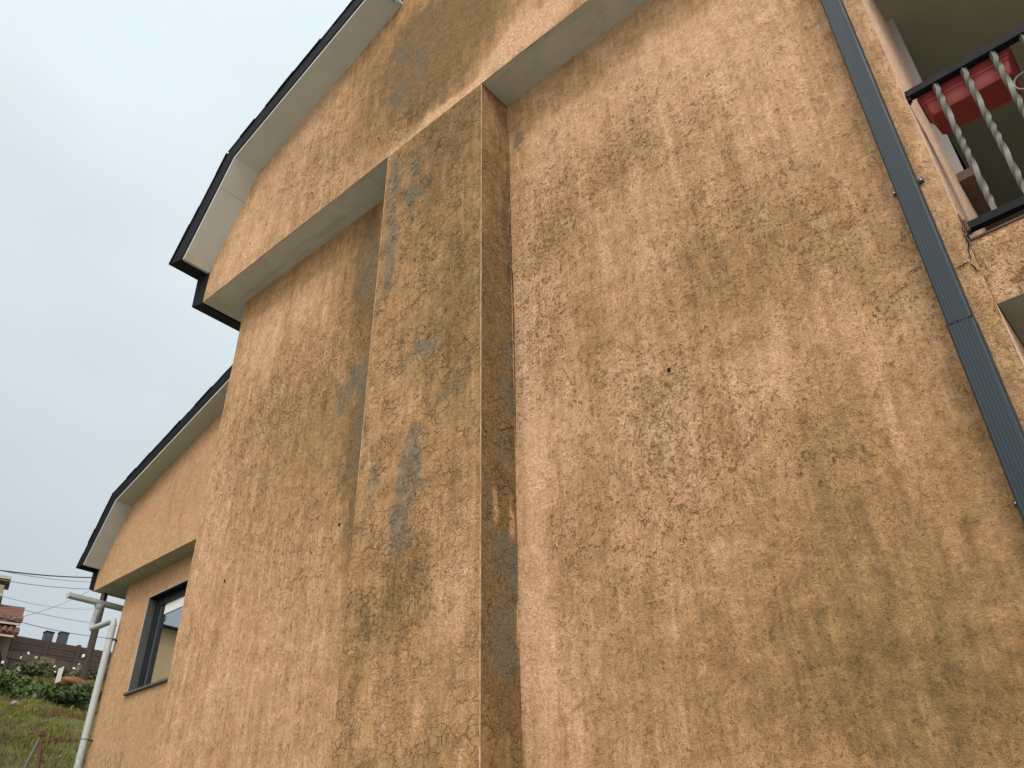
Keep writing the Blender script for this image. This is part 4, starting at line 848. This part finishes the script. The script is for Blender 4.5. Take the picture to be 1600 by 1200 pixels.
for k in range(nP):
    xx = L*(k+.35)/nP; zt = T0+(T1-T0)*xx/L; wall_obj('post', xx-.06, xx+.06, .2, 7.5, zt+.05, M['panel'], (0,0))
for xx, ww in ((L*.49, .55), (L*.60, .5)):
    wall_obj('pier', xx-ww/2, xx+ww/2, .5, 7.2, T0-.60+(T1-T0)*xx/L, M['block'])
# two dark flue stacks beyond the wall
for az, s_, w, h0, h1, lb in ((70.22,46,.36,10.5,12.95,'dark square stack rising above the garden wall, left of the pair'), (69.42,46,.42,10.5,13.0,'wider dark square stack rising above the garden wall, right of the pair')):
    x, y = pol(az, s_); e = empty('chimney_stack', (x, y, 9.4)); tag(e, lb, 'chimney')
    o = MB().box(x-w/2, x+w/2, y-.18, y+.18, 9.2, h1-.06).build('shaft', plain('stack_grey', (.05,.058,.066), .8, .2, 5, bump=.01), e)
    MB().box(x-w/2-.03, x+w/2+.03, y-.21, y+.21, h1-.06, h1).build('cap', M['slate'], e, bevel=.02)

# telephone pole
x, y = pol(67.75, 31.5); z = float(hgt(x, y)); tp = empty('telephone_pole', (x, y, z)); tag(tp, 'weathered dark timber telephone pole behind the white gutter', 'pole')
MB().tube([(x, y, z-.5), (x, y, z+3), (x, y, 15.2)], [.125,.11,.09], 12).build('shaft', M['wood'], tp, smooth=True)
MB().box(x-.05,x+.05,y-.19,y-.15,z+.75,z+.85).build('marker', M['flower'], tp)
MB().box(x-.9,x+.9,y-.06,y+.06,14.6,14.72).build('crossarm', M['wood'], tp)
# overhead cables
def cable(p, q, r_, lb, sag=.6):
    p = Vector(p); q = Vector(q); pts = [p.lerp(q, t)+Vector((0,0,-sag*4*t*(1-t))) for t in [i/24 for i in range(25)]]
    o = MB().tube(pts, r_, 6).build('overhead_cable', M['cable' if r_ > .015 else 'cable_grey'], None); tag(o, lb, 'cable', 'overhead cables crossing the sky at lower left'); return o
M['cable'] = plain('cable_black', (.03,.03,.032), .6, .05); M['cable_grey'] = plain('cable_grey', (.20,.21,.22), .6, .05)
for (p, q, r_, lb) in [([-26.76, 5.68, 9.26], [-33.85, 14.71, 13.02], 0.022, 'thick black cable, highest of those crossing the sky'),
 ([-26.55, 6.42, 9.32], [-33.81, 14.74, 12.8], 0.01, 'thin cable sagging just under the thick black one'),
 ([-26.6, 6.24, 9.04], [-33.79, 14.81, 12.53], 0.012, 'thin cable passing above the big chimney cap'),
 ([-26.39, 6.85, 8.72], [-34.15, 13.83, 11.5], 0.007, 'very faint cable level with the chimney throat'),
 ([-26.62, 6.27, 8.57], [-33.51, 15.48, 10.99], 0.009, 'pale cable meeting the gutter outlet'),
 ([-27.59, 8.34, 8.21], [-32.65, 13.21, 12.05], 0.009, 'pale cable slanting upward against the others'),
 ([-26.44, 6.85, 8.18], [-33.52, 15.39, 10.47], 0.012, 'lowest cable, just above the two dark stacks')]: cable(p, q, r_, lb, .25)

# white sign, orange mound, stake and mesh fence
x, y = pol(69.02, 29.3); z = float(hgt(x, y)); e = empty('small_sign', (x, y, z)); tag(e, 'small white board on a stake between the shrubs', 'sign')
MB().box(x-.17, x+.17, y-.02, y+.0, z+.35, z+.80).build('board', plain('white_board', (.5,.5,.48), .7, .1), e, bevel=.01); MB().box(x-.02, x+.02, y+.001, y+.03, z-.2, z+.7).build('stake', M['wood'], e)
def mound():
    x, y = pol(68.35, 30.2); bm = bmesh.new(); bmesh.ops.create_icosphere(bm, subdivisions=4, radius=1)
    for v in bm.verts:
        n_ = 1+.35*float(fbm(np.array([v.co.x*2.5]), np.array([v.co.y*2.5+v.co.z*1.7]), 4, 4)[0]); v.co = Vector((v.co.x*.50*n_, v.co.y*.50*n_, v.co.z*.22*n_*(1+.5*float(fbm(np.array([v.co.x*6.]), np.array([v.co.y*6.]), 9, 3)[0]))))
    me = bpy.data.meshes.new('earth_mound'); bm.to_mesh(me); bm.free(); me.polygons.foreach_set('use_smooth', [True]*len(me.polygons))
    o = link('earth_mound', me, plain('orange_earth', (.15,.070,.038), .95, .45, 6, bump=.05, bsc=14)); o.location = (x, y, float(hgt(x, y))+.18); tag(o, 'mound of orange earth beside the telephone pole', 'earth mound')
mound()
rg = random.Random(5)
M['rock'] = plain('field_stone', (.20,.185,.155), .9, .3, 6, bump=.02)
for i, (az, s_, r_, lb) in enumerate(((70.9,25.5,.09,'pale stone lying high on the bank left of the shrubs'),(70.6,19.6,.06,'small pale stone low on the bank at left'),(67.8,18.0,.06,'small stone beside the white drain pipe'),(69.95,26.8,.12,'long pale stone under the shrubs'))):
    bm = bmesh.new(); bmesh.ops.create_icosphere(bm, subdivisions=2, radius=r_)
    for v in bm.verts: v.co *= 1+rg.uniform(-.18,.18); 
    for v in bm.verts: v.co.z *= .8; v.co.x *= 1.15
    me = bpy.data.meshes.new('stone'); bm.to_mesh(me); bm.free(); x, y = pol(az, s_); o = link('stone', me, M['rock']); o.location = (x, y, float(hgt(x, y))+.06); o.rotation_euler = (0,0,i); tag(o, lb, 'stone')
x, y = pol(69.1, 13.6); z = float(hgt(x, y)); fe = empty('wire_fence', (x, y, z)); tag(fe, 'sagging wire mesh fence with a braced rusty post on the near grass', 'fence')
top = Vector((x, y, 13.6*.182)); lft = Vector((-U.y, U.x, 0)); lft = Vector((-math.cos(R(69)), -math.sin(R(69)), 0))
MB().tube([tuple(Vector((x,y,0))+lft*.20+Vector((0,0,top.z-.95))), tuple(top)], .022, 8).build('post', M['bar_grey'], fe)
MB().tube([tuple(Vector((x,y,0))-lft*.02+Vector((0,0,top.z-.12))), tuple(Vector((x,y,0))-lft*.13+Vector((0,0,top.z-.9)))], .024, 8).build('brace', M['rust'], fe)
MB().box(top.x-.04, top.x+.04, top.y-.04, top.y+.04, top.z-.03, top.z+.035).build('cap', M['rust'], fe, bevel=.01)
mb = MB(); q0 = Vector((x, y, 0)); d_ = -lft; Lf = 1.15; zt = top.z-.05
for k in range(-14, 15):
    a = k*.075
    for sgn in (1, -1):
        p = []
        for tt in (0, 1):
            hh = tt*1.1; xx = a+(hh*.55 if sgn > 0 else (1.1-hh)*.55)-.0
            xx = min(max(xx, -.4), Lf); p.append(q0+d_*xx+Vector((0,0,zt-1.1+hh-.10*abs(math.sin(xx*1.3)))))
        mb.tube([tuple(p[0]), tuple(p[1])], .0016, 3, cap=False)
mb.build('mesh', M['bar_grey'], fe)

# ================================================================== far house at left
fh = empty('tiled_house', (*pol(74.5, 35), 8.2)); tag(fh, 'tan house with orange tiled roofs and a big chimney at the left edge', 'house')
def tile_mat():
    m = NT('clay_tiles'); w = m.n('ShaderNodeTexWave', wave_type='BANDS', bands_direction='X'); m.set(w.inputs[0], m.n('ShaderNodeTexCoord').outputs['Object']); w.inputs['Scale'].default_value = 1.4; w.inputs['Distortion'].default_value = .6
    c = m.mix(w.outputs[1], (.06,.026,.022), (.15,.06,.042)); c = m.mix(m.ss(m.noise(5, 5, .6), .5, .7), c, (.12,.07,.05)); return m.done(c, .9, m.bump(w.outputs[1], .8, .05))
M['tile'] = tile_mat(); M['tan'] = plain('tan_render', (.24,.195,.14), .9, .2, 2, bump=.01); M['tan_light'] = plain('pale_trim', (.34,.31,.26), .8, .15, 4)
s0 = 35.0
def fpos(az, s_=s0): return pol(az, s_)
frm = Matrix(((math.cos(R(72)), math.sin(R(72)), 0),(0,0,0),(0,0,0)))
FA = R(72.0)       # local axes: x to the right as seen from here, y away
def loc(xr, yr, z): 
    bx, by = pol(71.6, s0); rx_, ry_ = math.cos(FA), math.sin(FA); xr -= .26; return (bx+rx_*xr-ry_*yr, by+ry_*xr+rx_*yr, z-.38)
def fbox(name, x0, x1, y0, y1, z0, z1, mat, parent=fh, dz=0):
    vs = [loc(*p) for p in ((x0,y0,z0),(x1,y0,z0),(x1,y1,z0+dz),(x0,y1,z0+dz),(x0,y0,z1),(x1,y0,z1),(x1,y1,z1+dz),(x0,y1,z1+dz))]
    return MB().add(vs, [(0,3,2,1),(4,5,6,7),(0,1,5,4),(1,2,6,5),(2,3,7,6),(3,0,4,7)]).build(name, mat, parent)
zf = lambda py: None
fbox('wall', -6, -.02, .3, 6, 6.5, 10.35, M['tan'])
fbox('upper_wall', -6, -.35, 1.2, 6, 10.3, 11.1, M['tan'])
r1 = fbox('roof', -6.1, .10, -.35, 1.4, 10.30, 10.38, M['tile'], dz=1.05)
fbox('gutter', -6.1, .12, -.42, -.35, 10.22, 10.29, M['tan_light'])
fbox('porch_roof', -6.1, .0, -.85, .3, 9.72, 9.80, M['tile'], dz=.66)
fbox('porch_gutter', -6.1, .02, -.92, -.85, 9.64, 9.71, M['tan_light'])
r2 = fbox('upper_roof', -6.1, -.18, 1.0, 4.2, 11.0, 11.08, M['tile'], dz=1.1)
for zt_, yt_ in ((10.36, -.40), (9.78, -.90)):
    mb = MB()
    for k in range(30): mb.tube([loc(.06-k*.2, yt_, zt_), loc(.06-k*.2, yt_+.5, zt_+.30)], .085, 7)
    mb.build('tile_ends', M['tile'], r1)
ch = fbox('chimney', -2.2, -.80, .9, 2.0, 10.6, 12.0, M['tan'])
fbox('shaft_trim', -2.25, -.75, .85, 2.05, 11.55, 11.66, M['tan_light'], ch)
fbox('throat', -2.05, -.93, 1.0, 1.9, 12.0, 12.22, M['tile'], ch)
fbox('cap', -2.3, -.66, .8, 2.1, 12.22, 12.33, M['tan_light'], ch)
fbox('pot', -.95, -.85, 1.3, 1.4, 12.33, 12.50, M['tile'], ch)
# grey plank lean-to
lt = empty('lean_to_shed', loc(-.9, -1.6, 8.4)); tag(lt, 'dark grey plank shed with a steep pointed end at the left edge', 'shed')
vs = [loc(-2.4,-1.6,7.5), loc(-.05,-1.6,7.5), loc(-.05,-1.6,8.45), loc(-.55,-1.6,9.5), loc(-1.3,-1.6,8.6), loc(-2.4,-1.6,8.6)]
vs2 = [loc(p,-.9,q) for p, q in ((-2.4,7.5),(-.05,7.5),(-.05,8.45),(-.55,9.5),(-1.3,8.6),(-2.4,8.6))]
MB().add(vs+vs2, [(5,4,3,2,1,0),(6,7,8,9,10,11)]+[(i,(i+1)%6,6+(i+1)%6,6+i) for i in range(6)]).build('planks', plain('grey_planks', (.045,.052,.05), .9, .4, 6, bump=.02, streak=True), lt)
for a_, b_ in (((-.05,8.45),(-.55,9.5)), ((-.55,9.5),(-1.3,8.6))):
    MB().tube([loc(a_[0]+.02,-1.62,a_[1]), loc(b_[0],-1.62,b_[1]+.03)], .035, 6).build('edge_board', M['slate'], lt)

# low tan outbuilding across the yard, behind the viewer's left shoulder (its reflection stands in the neighbour's window)
ob = empty('outbuilding', (-31, -6, 5)); tag(ob, 'low tan rendered outbuilding reflected in the neighbour window', 'outbuilding')
MB().box(-36, -30, -16, 3, 3.0, 10.0).build('wall', plain('tan_wall_paint', (.50,.36,.20), .9, .05, 2), ob)
MB().prism_y([(-36.4, 10.0), (-29.6, 10.0), (-33, 10.5)], -16.4, 3.4).build('roof', M['tile'], ob)
